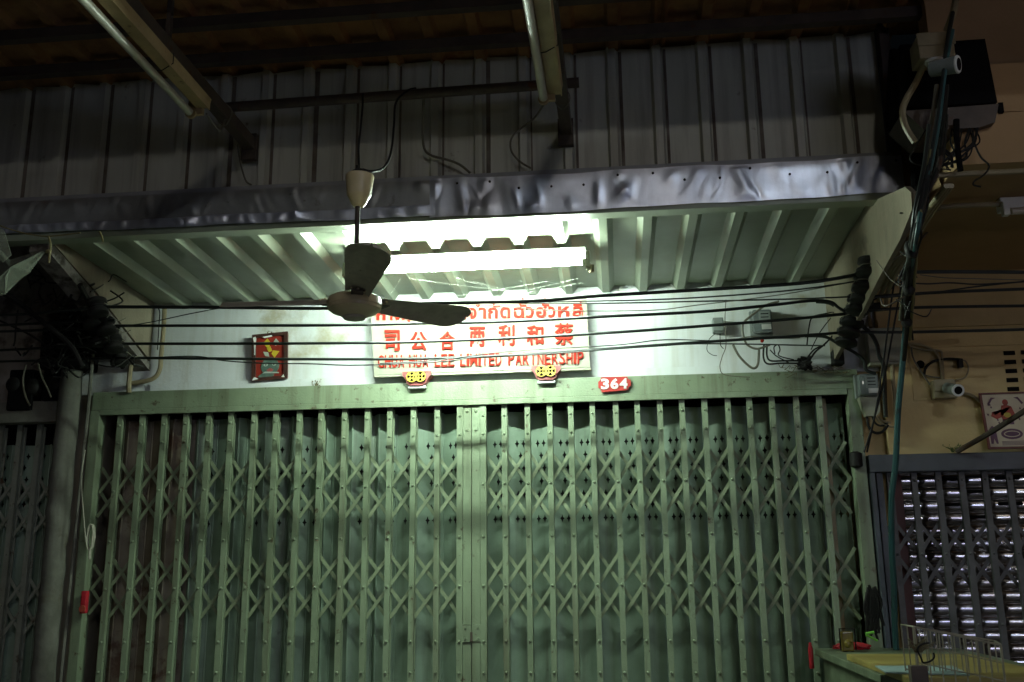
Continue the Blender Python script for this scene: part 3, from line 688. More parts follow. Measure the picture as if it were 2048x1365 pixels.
for a in (('ห', 754, 771, '้'), ('า', 774, 785), ('ง', 788, 801), ('ห', 805, 821, 'ุ'), ('น', 825, 841, '้'), ('ส', 868, 886, '่'), ('ว', 889, 904), ('น', 910, 932),
          ('จ', 938, 953, 'ํ'), ('า', 958, 972), ('ก', 977, 995, 'ั'), ('ด', 1001, 1020), ('ฉ', 1028, 1048, 'ั่'), ('ว', 1052, 1067), ('ฮ', 1073, 1093, 'ั้'), ('ว', 1097, 1110), ('ห', 1116, 1138), ('ล', 1145, 1165, 'ี')):
    thai(*a)
# coin brackets under the sign
for px, py, lab in ((833, 756, 'red sign bracket with two gold coins, the left one of the pair'), (1092, 745, 'red sign bracket with two gold coins, the right one near number 364')):
    o = P(px, py, 4.79); t = thing('sign_bracket', lab, 'bracket', o, 'coin brackets holding up the sign')
    sx = .0024
    sh = [(-31, 14), (31, 14), (31, 6), (24, -2), (21, -11), (14, -16), (-14, -16), (-21, -11), (-24, -2), (-31, 6)]
    part('body', MB().quad_slab([o+Vector((a*sx, 0, b*sx)) for a, b in sh], (0, .08, 0)), m_brack, t)
    part('foot', MB().bbox(o+Vector((-.045, .01, -.052)), o+Vector((.045, .085, -.039)), .003), m_white, t)
    for s_ in (-1, 1):
        c_ = o+Vector((s_*.0225, -.006-.002*(s_+1), .004)); ring = MB()
        NR = 28
        for d_ in (0, -.006):
            for q_ in range(NR):
                a = 2*PI*q_/NR
                for rr in (.0285, .0235): ring.v.append(c_+Vector((rr*math.cos(a), d_, rr*math.sin(a))))
        for q_ in range(NR):
            a = q_*2; b = ((q_+1) % NR)*2; S_ = NR*2
            ring.f += [(a, b, b+1, a+1), (S_+a, S_+a+1, S_+b+1, S_+b), (a, S_+a, S_+b, b), (a+1, b+1, S_+b+1, S_+a+1)]
        # inner square with curved sides touching the ring
        for q_ in range(4):
            a0 = q_*PI/2+PI/4
            A_ = c_+Vector((.0245*math.cos(a0-.35), -.001, .0245*math.sin(a0-.35))); B_ = c_+Vector((.0245*math.cos(a0+.35), -.001, .0245*math.sin(a0+.35)))
            h0 = c_+Vector((.0075*math.cos(a0+.5), -.001, .0075*math.sin(a0+.5))); h1 = c_+Vector((.0075*math.cos(a0-.5), -.001, .0075*math.sin(a0-.5)))
            ring.quad_slab([A_, B_, h0, h1], (0, -.005, 0))
        for q_ in range(4):
            a0 = q_*PI/2; u_ = Vector((math.cos(a0), 0, math.sin(a0))); v_ = Vector((-math.sin(a0), 0, math.cos(a0)))
            ring.quad_slab([c_+u_*.006+v_*.010, c_+u_*.0095+v_*.010, c_+u_*.0095-v_*.010, c_+u_*.006-v_*.010], (0, -.0055, 0))
        part('coin', ring, m_gold, t)
    part('coin_back', MB().box(o+Vector((-.045, -.004, -.022)), o+Vector((.045, -.0005, .028))), m_black, t)
# number plate
o = P(1229, 768, 4.815); np_ = thing('number_plate', 'small red house number plate reading 364 on the gate lintel', 'house number', o)
sx = .00245
sh = [(-26, 15.5), (26, 13.5), (28, 8), (33, 6), (33, -6), (28, -8), (27, -14), (-26, -16), (-29, -8), (-33, -6), (-33, 6), (-29, 9)]
part('plate', MB().quad_slab([o+Vector((a*sx, 0, (b+a*.03)*sx)) for a, b in sh], (0, .010, 0)), m_redd, np_)
for ch, px in (('3', 1210), ('6', 1229), ('4', 1247)): letter(ch, o+Vector((0, -.001, 0)), Vector((0, -1, 0)), px, 768-(px-1229)*.03, 16, 21, m_digit, np_, .004, .035, 'digit', 0)

# framed picture on the wall
o0 = Vector((P(505, 668, 4.86).x, 4.86, 0)); a_ = [P(506, 671, 4.845), P(577, 664, 4.845), P(576, 758, 4.86), P(505, 764, 4.86)]
pn = (a_[1]-a_[0]).cross(a_[3]-a_[0]).normalized(); pn = -pn if pn.y > 0 else pn
pc = thing('framed_picture', 'weathered red framed charm picture with yellow kite shapes and a dark animal face', 'picture', a_[3])
def SPc(u, v, lift=0):    # u right 0..1, v up 0..1
    return (a_[3]*(1-u)+a_[2]*u)*(1-v)+(a_[0]*(1-u)+a_[1]*u)*v+pn*lift
def slabp(uv, lift, th=.0015): return MB().quad_slab([SPc(u, v, lift) for u, v in uv], pn*th)
part('backing', slabp([(.02, .02), (.98, .02), (.98, .98), (.02, .98)], -.012, .014), m_pred, pc)
for uv in ([(0, 0), (.10, .07), (.10, .93), (0, 1)], [(1, 0), (1, 1), (.90, .93), (.90, .07)], [(0, 0), (1, 0), (.9, .07), (.1, .07)], [(0, 1), (.1, .93), (.9, .93), (1, 1)]):
    part('frame_side', slabp(uv, .003, .012), m_pframe, pc)
for uv, m_ in (([(.30, .80), (.42, .90), (.50, .80), (.45, .66)], m_yel), ([(.58, .63), (.76, .60), (.62, .47), (.54, .56)], m_yel), ([(.56, .78), (.66, .88), (.74, .80), (.66, .72)], m_pgrey), ([(.30, .62), (.44, .60), (.48, .50), (.36, .52)], m_pgrey), ([(.40, .68), (.50, .72), (.56, .62), (.46, .60)], m_yel)):
    part('kite_shape', slabp(uv, .004), m_, pc)
part('face_shape', slabp([(.5+.26*math.cos(t), .29+.17*math.sin(t)+(.03 if math.sin(t) > .7 else 0)) for t in [i*2*PI/18 for i in range(18)]], .004), m_pgreen, pc)
for u in (.38, .62): part('eye_shape', slabp([(u+.06*math.cos(t), .33+.03*math.sin(t)) for t in [i*2*PI/10 for i in range(10)]], .0056, .001), m_pgrey, pc)
for u in (.385, .61): part('pupil_shape', slabp([(u+.02*math.cos(t), .33+.014*math.sin(t)) for t in [i*2*PI/8 for i in range(8)]], .0067, .001), m_black, pc)
part('mouth_shape', slabp([(.40, .22), (.5, .26), (.60, .22), (.56, .18), (.44, .18)], .0056, .001), m_brack, pc)
part('blade_shape', slabp([(.28, .15), (.36, .19), (.74, .16), (.76, .13), (.36, .155)], .0056, .001), m_pgrey, pc)
part('lower_mark', slabp([(.16, .10), (.3, .17), (.62, .12), (.60, .08), (.2, .07)], .004), m_pgreen, pc)
part('peeling_paint', slabp([(.03, .93), (.10, .95), (.13, .90), (.105, .80), (.10, .55), (.075, .56), (.06, .84)], .0155, .001), m_white, pc)
part('peeling_paint', slabp([(.30, .93), (.55, .95), (.58, .92), (.36, .90)], .0155, .001), m_white, pc)
part('peeling_paint', slabp([(.01, .01), (.2, .04), (.08, .09)], .0155, .001), m_white, pc)
part('peeling_paint', slabp([(.84, .04), (.93, .03), (.9, .09)], .0155, .001), m_white, pc)

def tuft(name, o, h, n_, m_, lab, cat='weed', seed=1, spread=.5):
    rnd = random.Random(seed); mb = MB()
    for _ in range(n_):
        a = rnd.uniform(-1, 1)*spread; d = Vector((a, rnd.uniform(-.5, .1), 1)).normalized(); l = h*rnd.uniform(.4, 1)
        b = Vector(o)+Vector((rnd.uniform(-.012, .012), 0, 0)); mid = b+d*l*.5+Vector((rnd.uniform(-.006, .006), 0, 0)); e = b+d*l+Vector((a*l*.5, 0, -l*.1*abs(a)))
        mb.tube([b, mid, e], [.0018, .0014, .0007], 4)
        for q_ in range(3):
            p_ = b+(e-b)*rnd.uniform(.3, 1); s_ = rnd.uniform(.003, .007)
            mb.quad_slab([p_, p_+Vector((s_, 0, s_*.6)), p_+Vector((s_*.4, 0, s_*1.6))], (0, .001, 0))
    return one(name, mb, m_, lab, cat)
tuft('dry_weed', P(632, 781, 4.85), .058, 16, m_weed, 'small dry weed tuft growing on the lintel right of the framed picture', seed=3, spread=.35)
tuft('dry_weed', P(541, 672, 4.85), .035, 8, m_weed, 'tiny dry weed on top of the framed picture', seed=8)

# ---------------------------------------------------------------- overhead cables
def cab(pts, Y, r, lab, m_=m_cable, Y2=None):
    Y2 = Y if Y2 is None else Y2; x0_ = pts[0][0]; x1_ = pts[-1][0]
    return path('overhead_cable', [P(x, y, Y+(Y2-Y)*(x-x0_)/(x1_-x0_)) for x, y in pts], r, m_, label=lab, cat='cable', group='cables strung across the shop front')
cab([(205, 614), (430, 615), (660, 617), (800, 608), (1050, 603), (1200, 592), (1350, 583), (1600, 567), (1735, 546)], 4.08, .0078, 'topmost thick black cable strung from rack to rack just under the awning')
cab([(230, 652), (650, 651), (800, 648), (1000, 644), (1200, 634), (1400, 624), (1540, 611), (1620, 602), (1660, 604), (1676, 615), (1690, 624)], 4.25, .0070, 'second thick black cable down, ending in a thick splice at right')
cab([(245, 688), (650, 687), (900, 682), (1200, 667), (1400, 653), (1600, 637), (1700, 627)], 4.36, .0070, 'third thick black cable down, crossing the Chinese characters')
cab([(252, 716), (650, 719), (870, 717), (1000, 712), (1200, 699), (1400, 685), (1600, 672), (1690, 665)], 4.5, .0070, 'lowest thick black cable, crossing the English lettering')
cab([(300, 716), (390, 713), (450, 722), (530, 727), (620, 728), (700, 731), (800, 728), (900, 722), (960, 714), (1100, 708), (1250, 697), (1400, 688), (1650, 692)], 4.47, .0032, 'thin black wire wandering below the lowest thick cable')
cab([(760, 727), (830, 724), (900, 718), (1000, 705), (1100, 698), (1240, 690), (1330, 680), (1450, 683)], 4.44, .0026, 'thin wire twisted round the lowest cable right of the fan')
cab([(760, 612), (850, 611), (950, 605), (1100, 604), (1300, 600), (1450, 592), (1600, 579), (1730, 560), (1800, 545)], 4.12, .0034, 'thin black wire running just below the topmost cable')
cab([(870, 608), (960, 610), (1040, 617), (1130, 622), (1300, 621), (1400, 610), (1560, 590), (1740, 558)], 4.16, .0022, 'thin pale wire sagging across the Thai lettering', m_cable_g)
cab([(940, 606), (1200, 607), (1400, 603), (1600, 598), (1700, 594)], 4.2, .0034, 'thin black wire second below the topmost cable, right half')
cab([(232, 655), (300, 645), (390, 626), (470, 614), (620, 610), (720, 611)], 4.15, .0025, 'thin wire rising right from the left rack to the fan')
cab([(1735, 546), (1800, 545), (1900, 544), (2060, 545)], 4.06, .0078, 'topmost thick cable continuing right of the rack')
cab([(1722, 596), (1800, 590), (1900, 584), (2060, 578)], 4.2, .0070, 'second thick cable continuing right of the rack')
cab([(1706, 626), (1760, 620), (1850, 615), (2060, 612)], 4.36, .0070, 'third thick cable continuing right of the rack')
cab([(1700, 664), (1780, 665), (1900, 663), (2060, 659)], 4.46, .0070, 'lowest thick cable continuing right of the rack')
cab([(1770, 563), (1850, 568), (1900, 566), (1960, 569), (2060, 563)], 4.1, .0035, 'thin wire between the two upper cables at right')
cab([(1760, 596), (1850, 588), (1950, 574), (2060, 562)], 4.14, .0035, 'thin wire climbing rightward between the upper cables at right')
cab([(1840, 550), (1890, 556), (1960, 558), (2060, 561)], 4.05, .0022, 'pale thin wire hanging just under the topmost cable at far right', m_cable_g)
for i, (pts, lab) in enumerate((([(-20, 632), (60, 628), (130, 622), (205, 614)], 'topmost cable left of the left rack'), ([(-20, 652), (80, 647), (230, 640)], 'second cable left of the left rack'), ([(-20, 664), (80, 661), (240, 655)], 'third cable left of the left rack'), ([(-20, 702), (60, 698), (240, 690)], 'fourth cable left of the left rack'), ([(-20, 724), (100, 721), (250, 716)], 'lowest cable left of the left rack'))):
    cab(pts, (4.1, 4.2, 4.3, 4.4, 4.5)[i], .0065, lab)

def spool(name, o, r, h, parent, ax=(0, 0, 1)):
    part(name, MB().lathe(Vector(o)-Vector(ax).normalized()*h/2, ax, [(0, r*.8), (h*.08, r), (h*.3, r), (h*.42, r*.72), (h*.58, r*.72), (h*.7, r), (h*.92, r), (h, r*.8)], 16), m_dark, parent, True)
rk = thing('insulator_rack', 'row of black spool insulators on the right wing wall', 'insulators', PX(1715, 620, 1.08), 'insulator racks holding the cables')
for px, py, Y in ((1738, 536, 4.04), (1730, 566, 4.1), (1725, 590, 4.18), (1716, 610, 4.24), (1707, 636, 4.36), (1700, 655, 4.42), (1694, 675, 4.5)):
    spool('spool', P(px, py, Y), .050, .080, rk, (.25, .1, 1))
    part('tie_wire', MB().tube([P(px, py, Y)+Vector((.05*math.cos(t), .05*math.sin(t), .006*math.sin(2*t))) for t in [i*.5 for i in range(13)]], .0022, 5), m_cable_g, rk, True)
part('rack_bar', MB().tube([P(1748, 515, 4.02), P(1690, 692, 4.56)], .014, 6), m_dark, rk)
part('rack_bracket', MB().box(P(1715, 620, 4.3), P(1715, 620, 4.3)+Vector((.1, .02, .03))), m_dark, rk)
rl = thing('insulator_rack', 'sooty row of spool insulators at the left end of the cables', 'insulators', P(220, 660, 4.3), 'insulator racks holding the cables')
for px, py, Y in ((195, 615, 4.08), (212, 652, 4.22), (226, 688, 4.34), (238, 715, 4.48), (185, 640, 4.2), (200, 675, 4.3)):
    spool('spool', P(px, py, Y), .045, .08, rl, (-.3, .1, 1))
part('rack_bar', MB().tube([P(160, 570, 4.05), P(246, 735, 4.55)], .014, 6), m_dark, rl)
for i in range(5):
    q_ = P(200+i*11, 618+i*24, 4.1+.1*i)
    part('tie_wire', MB().tube(smoothpath([q_, q_+Vector((.03, -.02, .02)), q_+Vector((.07, -.01, -.005)), q_+Vector((.1, 0, .01))]), .002, 5), m_rope, rl, True)
rnd = random.Random(5)
cb = MB()
for i in range(40):      # nest of tangled wires round the left rack
    pts = []
    px, py = rnd.uniform(60, 230), rnd.uniform(560, 740)
    for j in range(5):
        pts.append(P(px, py, 4.2+rnd.uniform(-.1, .3))); px += rnd.uniform(-28, 30); py += rnd.uniform(-22, 24)
    cb.tube(smoothpath(pts, 5), rnd.choice((.003, .004, .006)), 5)
t = one('wire_tangle', cb, m_dark, 'black tangle of loose wires round the left insulator rack', 'wires', smooth=True)
t['kind'] = 'stuff'
mbk = thing('meter_cluster', 'black sooty boxes and meters on the far left wall above the gate', 'meter boxes', P(100, 720, 4.8))
for a, b, Yb in (((85, 655), (165, 735), 4.72), ((120, 640), (205, 700), 4.7), ((88, 740), (135, 800), 4.78), ((20, 740), (60, 820), 4.78)):
    A_, B_ = P(*a, Yb), P(*b, Yb); part('box', MB().bbox((A_.x, Yb, B_.z), (B_.x, 4.875, A_.z), .008), m_black, mbk)
for px, py in ((65, 775), (110, 768), (30, 770)):
    part('dial', MB().lathe(P(px, py, 4.80), (0, -1, 0), [(-.05, .05), (0, .05), (.02, .04), (.03, .02)], 18), m_dark, mbk, True)
path('cord', pp([(52, 730), (46, 760), (50, 790), (60, 812)], 4.7), .005, m_cable_g, label='greyish cord bowing down left of the black meter boxes', cat='cord')
path('cord', pp([(76, 728), (84, 755), (96, 780), (102, 795)], 4.7), .005, m_cable_g, label='greyish straight cord over the black meter boxes', cat='cord')
path('cord', pp([(-10, 580), (30, 600), (80, 640), (140, 690), (165, 735)], 4.1), .012, m_dark, label='thick black cable sloping down at the far left', cat='cable')
path('cord', pp([(-5, 640), (60, 670), (110, 705), (148, 738)], 4.4), .005, m_dark, label='thinner black wire sloping down at the far left', cat='cable')
path('cord', pp([(36, 620), (32, 650), (30, 680), (27, 693)], 4.2), .004, m_dark, label='short black wire end dangling at the far left', cat='cable')
# plaster wall pipe at left
path('conduit', pp([(258, 786), (258, 768), (260, 745), (262, 722), (252, 705)], 4.82), .0135, m_conduit, label='thick cream pipe rising from the gate lintel at left', cat='pipe')
path('conduit', pp([(262, 767), (290, 763), (310, 755), (320, 738), (322, 715), (327, 660), (329, 622), (330, 612)], 4.84), .0125, m_conduit, label='cream elbow pipe bending up the wall left of the picture', cat='pipe')
path('cord', pp([(315, 700), (318, 650), (319, 622), (308, 614), (285, 622), (240, 655)], 4.83), .003, m_dark, label='thin dark wires clipped beside the cream elbow pipe', cat='cable')

# ---------------------------------------------------------------- plastic bag and string at upper left
def P3(px, py, Y, lab=None): return P(px, py, Y)
bgm = MB(); rnd = random.Random(3)
ol = [(-30, 470), (20, 520), (45, 512), (95, 498), (60, 545), (40, 560), (10, 590), (-30, 600)]
ctr = P(20, 535, 3.5)
for i in range(len(ol)):
    a = P(*ol[i], 3.6); b = P(*ol[(i+1) % len(ol)], 3.6); mid = (a+b+ctr)/3+Vector((0, rnd.uniform(-.05, .05), 0)); k0 = len(bgm.v)
    bgm.v += [a, b, ctr, mid]; bgm.f += [(k0, k0+1, k0+3), (k0+1, k0+2, k0+3), (k0+2, k0, k0+3)]
bgo = thing('plastic_sheet', 'torn clear plastic sheet tied up at the left under the fascia', 'plastic sheet', P(60, 520, 3.6))
part('film', bgm, m_film, bgo, True)
part('film', MB().quad_slab([P(-20, 440, 3.62), P(8, 462, 3.62), P(22, 510, 3.62), P(5, 525, 3.62), P(-20, 500, 3.62)], (0, .004, 0)), m_film, bgo)
part('knot', MB().lathe(P(97, 503, 3.6), (1, 0, .3), [(-.012, .004), (-.004, .009), (.006, .009), (.013, .003)], 8), m_string, bgo)
path('string', pp([(0, 452), (30, 462), (65, 470), (95, 473), (130, 470), (160, 466)], 3.6), .003, m_string, label='yellow string drooping under the left end of the fascia', cat='string')
path('string', pp([(97, 473), (101, 490), (99, 510), (98, 527)], 3.6), .0045, m_string, label='yellow string end hanging by the plastic sheet', cat='string')
path('string', pp([(199, 464), (203, 472), (206, 484)], 3.75), .0045, m_string, label='short frayed string stub under the fascia', cat='string')

# ---------------------------------------------------------------- electrical things on the right
def meter(px0, py0, px1, py1, Y, lab, lower=None):
    A_, B_ = P(px0, py0, Y), P(px1, py1, Y); t = thing('electricity_meter', lab, 'electricity meter', (A_+B_)/2, 'glass electricity meters')
    part('base', MB().bbox((A_.x-.008, Y+.03, B_.z-.006), (B_.x+.008, Y+.055, A_.z+.006), .004), m_greybox, t)
    part('glass_cover', MB().bbox((A_.x, Y-.03, B_.z), (B_.x, Y+.03, A_.z), .014), m_meter, t, True)
    w_ = B_.x-A_.x; h_ = A_.z-B_.z
    part('face_label', MB().box((A_.x+w_*.3, Y-.033, A_.z-h_*.68), (B_.x-w_*.12, Y-.031, A_.z-h_*.12)), m_greybox, t)
    part('face_label', MB().box((A_.x+w_*.42, Y-.0345, A_.z-h_*.92), (B_.x-w_*.1, Y-.031, A_.z-h_*.7)), m_label, t)
    for q_ in range(3): part('print_line', MB().box((A_.x+w_*.40, Y-.0345, A_.z-h_*(.25+.15*q_)), (B_.x-w_*.2, Y-.0335, A_.z-h_*(.21+.15*q_))), m_black, t)
    if lower:
        C_ = P(*lower, Y); part('terminal_cover', MB().quad_slab([(A_.x-.0, Y, B_.z-.004), (B_.x+.004, Y, B_.z-.004), (B_.x-.002, Y, C_.z+.02), (B_.x-.02, Y, C_.z), (A_.x+.025, Y, C_.z)], (0, .05, 0)), m_meterb, t)
    return t
meter(1503, 622, 1545, 665, 4.82, 'glass electricity meter on the white wall behind the cables')
meter(1714, 750, 1758, 792, 4.77, 'glass electricity meter with a beige cover beside the gate corner', (1750, 832))
o_ = P(1436, 651, 4.83)
jb = thing('junction_box', 'small grey box on the white wall left of the glass meter', 'box', o_)
part('cover', MB().bbox(o_+Vector((-.026, -.02, -.034)), o_+Vector((.026, .045, .036)), .005), m_greybox, jb)
part('lead', MB().tube(smoothpath(pp([(1430, 668), (1418, 680), (1414, 700), (1424, 710), (1434, 712)], 4.84)), .0018, 5), m_dark, jb, True)
part('lead', MB().tube(smoothpath(pp([(1440, 668), (1441, 690), (1447, 698)], 4.84)), .0022, 5), m_dark, jb, True)
o_ = P(1678, 714, 4.80)
one('junction_box', MB().bbox(o_+Vector((-.026, 0, -.036)), o_+Vector((.026, .07, .038)), .006), m_dark, 'small black box at the top right corner of the green gate', 'box')
A_, B_ = P(1734, 657, 4.79), P(1800, 729, 4.79)
wb = thing('wall_box', 'cream box on the wall below the insulator rack', 'box', (A_+B_)/2)
part('body', MB().bbox((A_.x, 4.79, B_.z+.016), (B_.x+.02, 4.848, A_.z), .004), m_meterb, wb)
part('lid', MB().bbox((A_.x-.004, 4.784, B_.z), (B_.x+.024, 4.849, B_.z+.014), .003), m_meterb, wb)
for k, (pts, r, m_, lab) in enumerate([
    ([(1632, 604), (1655, 606), (1668, 612), (1688, 630)], .008, m_cable, 'thick black cable stub curling down by the rack'),
    ([(1610, 672), (1650, 674), (1680, 690), (1710, 706), (1728, 722), (1732, 740), (1752, 748)], .008, m_cable, 'thick black cable looping down to the lower meter'),
    ([(1722, 650), (1742, 668), (1754, 690), (1758, 712), (1768, 735), (1770, 800), (1772, 835)], .010, m_cable, 'thick black cable falling past the cream box to the meter'),
    ([(1558, 603), (1530, 612), (1505, 630), (1488, 645), (1485, 660), (1489, 680), (1497, 692), (1515, 698), (1540, 690)], .0055, m_cable_g, 'grey cable looping off the wall meter'),
    ([(1466, 690), (1478, 712), (1495, 730), (1508, 737), (1516, 728), (1518, 700)], .006, m_cable_g, 'sagging grey cable loop under the wall meter'),
    ([(1528, 690), (1527, 715), (1535, 728), (1560, 727), (1595, 727)], .0045, m_dark, 'outer of two black wires bending right over the lintel'),
    ([(1534, 692), (1534, 712), (1542, 722), (1570, 722), (1600, 722)], .0045, m_dark, 'inner of two black wires bending right over the lintel'),
    ([(1540, 700), (1552, 712), (1570, 722), (1582, 728)], .003, m_dark, 'thin black wire dropping toward the dark knot'),
    ([(1550, 708), (1548, 695), (1556, 690), (1560, 700), (1558, 712), (1588, 720)], .003, m_dark, 'small curled wire loop below the meter'),
    ([(1615, 728), (1630, 705), (1648, 690), (1668, 668), (1680, 640), (1690, 610)], .0045, m_dark, 'black wire climbing from the dark knot to the rack'),
    ([(1612, 720), (1628, 700), (1650, 690)], .004, m_dark, 'short black wire leaving the dark knot'),
    ([(1614, 690), (1618, 655), (1625, 635), (1650, 628), (1670, 626), (1686, 640)], .0035, m_dark, 'thin wire arching over to the rack'),
    ([(1622, 700), (1640, 665), (1665, 632)], .0025, m_dark, 'fine wire slanting up right of the knot'),
    ([(1452, 600), (1450, 640), (1452, 690), (1444, 715), (1440, 735), (1450, 750), (1500, 755)], .0022, m_cable_g, 'fine grey wire running down the white wall to the lintel'),
    ([(1470, 680), (1500, 674), (1540, 677), (1600, 675)], .003, m_cable_g, 'pale grey wire arching over the lowest cable'),
    ([(1733, 832), (1738, 855), (1750, 866), (1765, 864), (1776, 850)], .0065, m_dark, 'black cable loop hanging below the lower meter'),
    ([(1744, 832), (1750, 846), (1762, 852), (1776, 846)], .005, m_dark, 'inner black cable loop below the lower meter'),
    ([(1750, 833), (1760, 845), (1775, 852), (1795, 855)], .0045, m_conduit, 'pale cable curving right below the lower meter'),
    ([(1757, 833), (1765, 842), (1782, 846)], .0045, m_conduit, 'second pale cable curving right below the lower meter'),
    ([(1784, 730), (1786, 760), (1790, 790), (1792, 830)], .010, m_conduit, 'cream conduit dropping from the cream box'),
    ([(1815, 500), (1790, 560), (1770, 700), (1750, 830), (1728, 905)], .0040, m_dark, 'left of two thin black wires slanting down past the lower meter'),
    ([(1812, 520), (1790, 640), (1768, 760), (1748, 840), (1734, 905)], .0040, m_dark, 'right of two thin black wires slanting down past the lower meter'),
    ([(1775, 400), (1795, 445), (1816, 488)], .009, m_dark, 'stiff black cable slanting from the awning corner to the bundle'),
    ([(1925, 365), (1890, 425), (1850, 470), (1825, 498)], .0045, m_steel, 'brown wire slanting from the slab edge to the bundle'),
    ([(1757, 530), (1780, 526), (1808, 525)], .0045, m_dark, 'short black wire between top insulator and bundle'),
    ([(1748, 600), (1775, 585), (1800, 555), (1812, 535)], .004, m_dark, 'black wire slanting from the rack up to the bundle'),
    ([(1808, 380), (1812, 400), (1822, 412), (1830, 412)], .003, m_dark, 'small curl of wire by the fascia corner'),
    ]):
    Yk = 4.80 if pts[0][1] > 690 else (4.2 if pts[0][0] > 1770 else (4.55 if pts[0][0] > 1700 else 4.72))
    path('wire', pp(pts, Yk), r, m_, label=lab, cat='wire')
kn = MB(); rnd = random.Random(9)
for i in range(14):
    c_ = P(1608, 728, 4.80); pts = [c_+Vector((rnd.uniform(-.035, .035), rnd.uniform(-.02, .02), rnd.uniform(-.03, .03))) for _ in range(4)]
    kn.tube(smoothpath(pts, 4), .007, 6)
one('tape_knot', kn, m_dark, 'dark knot of taped wire joints above the gate lintel at right', 'wire joint', smooth=True)
one('orange_plug', MB().lathe(P(1524, 683, 4.68), (0, -1, .2), [(0, .008), (.012, .009), (.018, .004)], 10), m_red, 'tiny orange cap on a wire below the wall meter', 'cap')
fr = MB(); rnd = random.Random(21)
for i in range(26):
    px = rnd.uniform(1560, 1690); py = rnd.uniform(735, 752); a = P(px, py, 4.815); fr.tube([a, a+Vector((rnd.uniform(-.03, .03), -.004, rnd.uniform(-.012, .02))), a+Vector((rnd.uniform(-.05, .05), 0, rnd.uniform(-.02, .03)))], .0016, 4)
t = one('debris', fr, m_weed, 'dusty twigs and threads on the lintel under the dark knot', 'debris'); t['kind'] = 'stuff'

# main vertical bundle
vb = thing('cable_bundle', 'thick bundle of black and green cables running down past the rack', 'cable bundle', P(1820, 520, 4.0))
for k, (pts, r, m_) in enumerate([
    ([(1918, -30), (1903, 40), (1893, 100), (1886, 160), (1872, 260), (1858, 350), (1840, 440), (1828, 520), (1818, 570)], .008, m_cable),
    ([(1905, 60), (1890, 140), (1878, 240), (1862, 330), (1846, 400), (1834, 470), (1822, 540)], .008, m_teal),
    ([(1886, 160), (1868, 280), (1852, 360), (1836, 440), (1822, 500), (1806, 560)], .007, m_cable),
    ([(1862, 300), (1850, 380), (1838, 450), (1832, 520), (1826, 600), (1820, 680)], .006, m_string),
    ([(1835, 440), (1843, 470), (1835, 500), (1824, 540), (1828, 600), (1822, 640), (1826, 680)], .004, m_dark),
    ([(1850, 360), (1835, 430), (1820, 520), (1812, 600), (1814, 650), (1808, 720)], .009, m_dark),
    ([(1858, 250), (1848, 330), (1830, 420), (1822, 500), (1814, 560), (1812, 640)], .007, m_cable)]):
    part('strand', MB().tube(smoothpath([P(x, y, 3.25+.004*max(0, y-470)) for x, y in pts]), r, 8), m_, vb, True)
rnd = random.Random(77)
for k in range(16):
    o0 = rnd.uniform(-16, 16); o1 = rnd.uniform(-10, 10); o2 = rnd.uniform(-12, 12); top_ = rnd.choice((170, 230, 300, 350)); end = rnd.choice((560, 640, 700))
    pts = [(x+o, y) for x, y, o in ((1888-(top_-160)*.15, top_, o0), (1866, 330, o0), (1848, 400, o1), (1828, 480, o1*.7), (1816, 560, o2*.6), (1810, 640, o2), (1804, 720, o2)) if top_ <= y <= end]
    part('strand', MB().tube(smoothpath([P(x, y, 3.27+rnd.uniform(-.03, .05)+.004*max(0, y-470)) for x, y in pts]), rnd.choice((.003, .004, .006, .008)), 6), rnd.choice((m_cable, m_dark, m_cable, m_black, m_cable_g, m_steel)), vb, True)
for k in range(14):
    x0_, y0_ = 1820+rnd.uniform(-20, 15), rnd.uniform(420, 640); x1_, y1_ = x0_+rnd.uniform(-70, 60), y0_+rnd.uniform(-60, 90)
    part('stray_wire', MB().tube(smoothpath([P(x0_, y0_, 3.5), P((x0_+x1_)/2+rnd.uniform(-15, 15), (y0_+y1_)/2+rnd.uniform(5, 25), 3.55), P(x1_, y1_, 3.6)]), rnd.choice((.0015, .0022, .003)), 5), rnd.choice((m_cable, m_dark, m_steel)), vb, True)
for py in (500, 575, 640): 
    c_ = P(1822-(py-500)*.07, py, 3.25+.004*(py-470)); part('tape_wrap', MB().lathe(c_, (-.1, 0, 1), [(-.03, .014), (-.015, .022), (.015, .022), (.03, .014)], 10), m_dark, vb, True)
path('teal_pipe', [P(x, y, 4.35+.0005*(y-640)) for x, y in [(1812, 640), (1806, 720), (1798, 800), (1795, 850), (1791, 930), (1783, 1000), (1784, 1100), (1788, 1180), (1790, 1260), (1794, 1330), (1795, 1420)]], .0135, m_teal, label='teal plastic pipe running down in front of the right gate', cat='pipe')
# dark mass of old bundled cable and the cabinet
dk = MB(); rnd = random.Random(31)
for i in range(52):
    px = rnd.uniform(1786, 1866); pts = [P(px, 130+rnd.uniform(-30, 40), 3.60), P(px-2+rnd.uniform(-10, 10), 250, 3.64), P(1820+(px-1786)*.6+rnd.uniform(-3, 8), 305, 3.66), P(1828+(px-1786)*.42, 350+rnd.uniform(0, 32), 3.66)]
    dk.tube(smoothpath(pts, 5), rnd.uniform(.008, .016), 6)
t = one('cable_hank', dk, m_black, 'dense black hank of old cables between the fascia end and the cabinet', 'cables', smooth=True)
cbx = thing('cable_cabinet', 'large sooty black cabinet hanging at the upper right with wires spilling out', 'cabinet', P(1900, 250, 3.5))
part('body', MB().quad_slab([P(1800, 215, 3.44), P(1995, 205, 3.44), P(1970, 78, 3.44), P(1800, 90, 3.44)], (0, .16, 0)), m_black, cbx)
part('lower_tray', MB().quad_slab([P(1806, 222, 3.42), P(1998, 208, 3.42), P(1990, 245, 3.42), P(1960, 255, 3.42), P(1850, 262, 3.42)], (0, .2, 0)), m_steel, cbx)
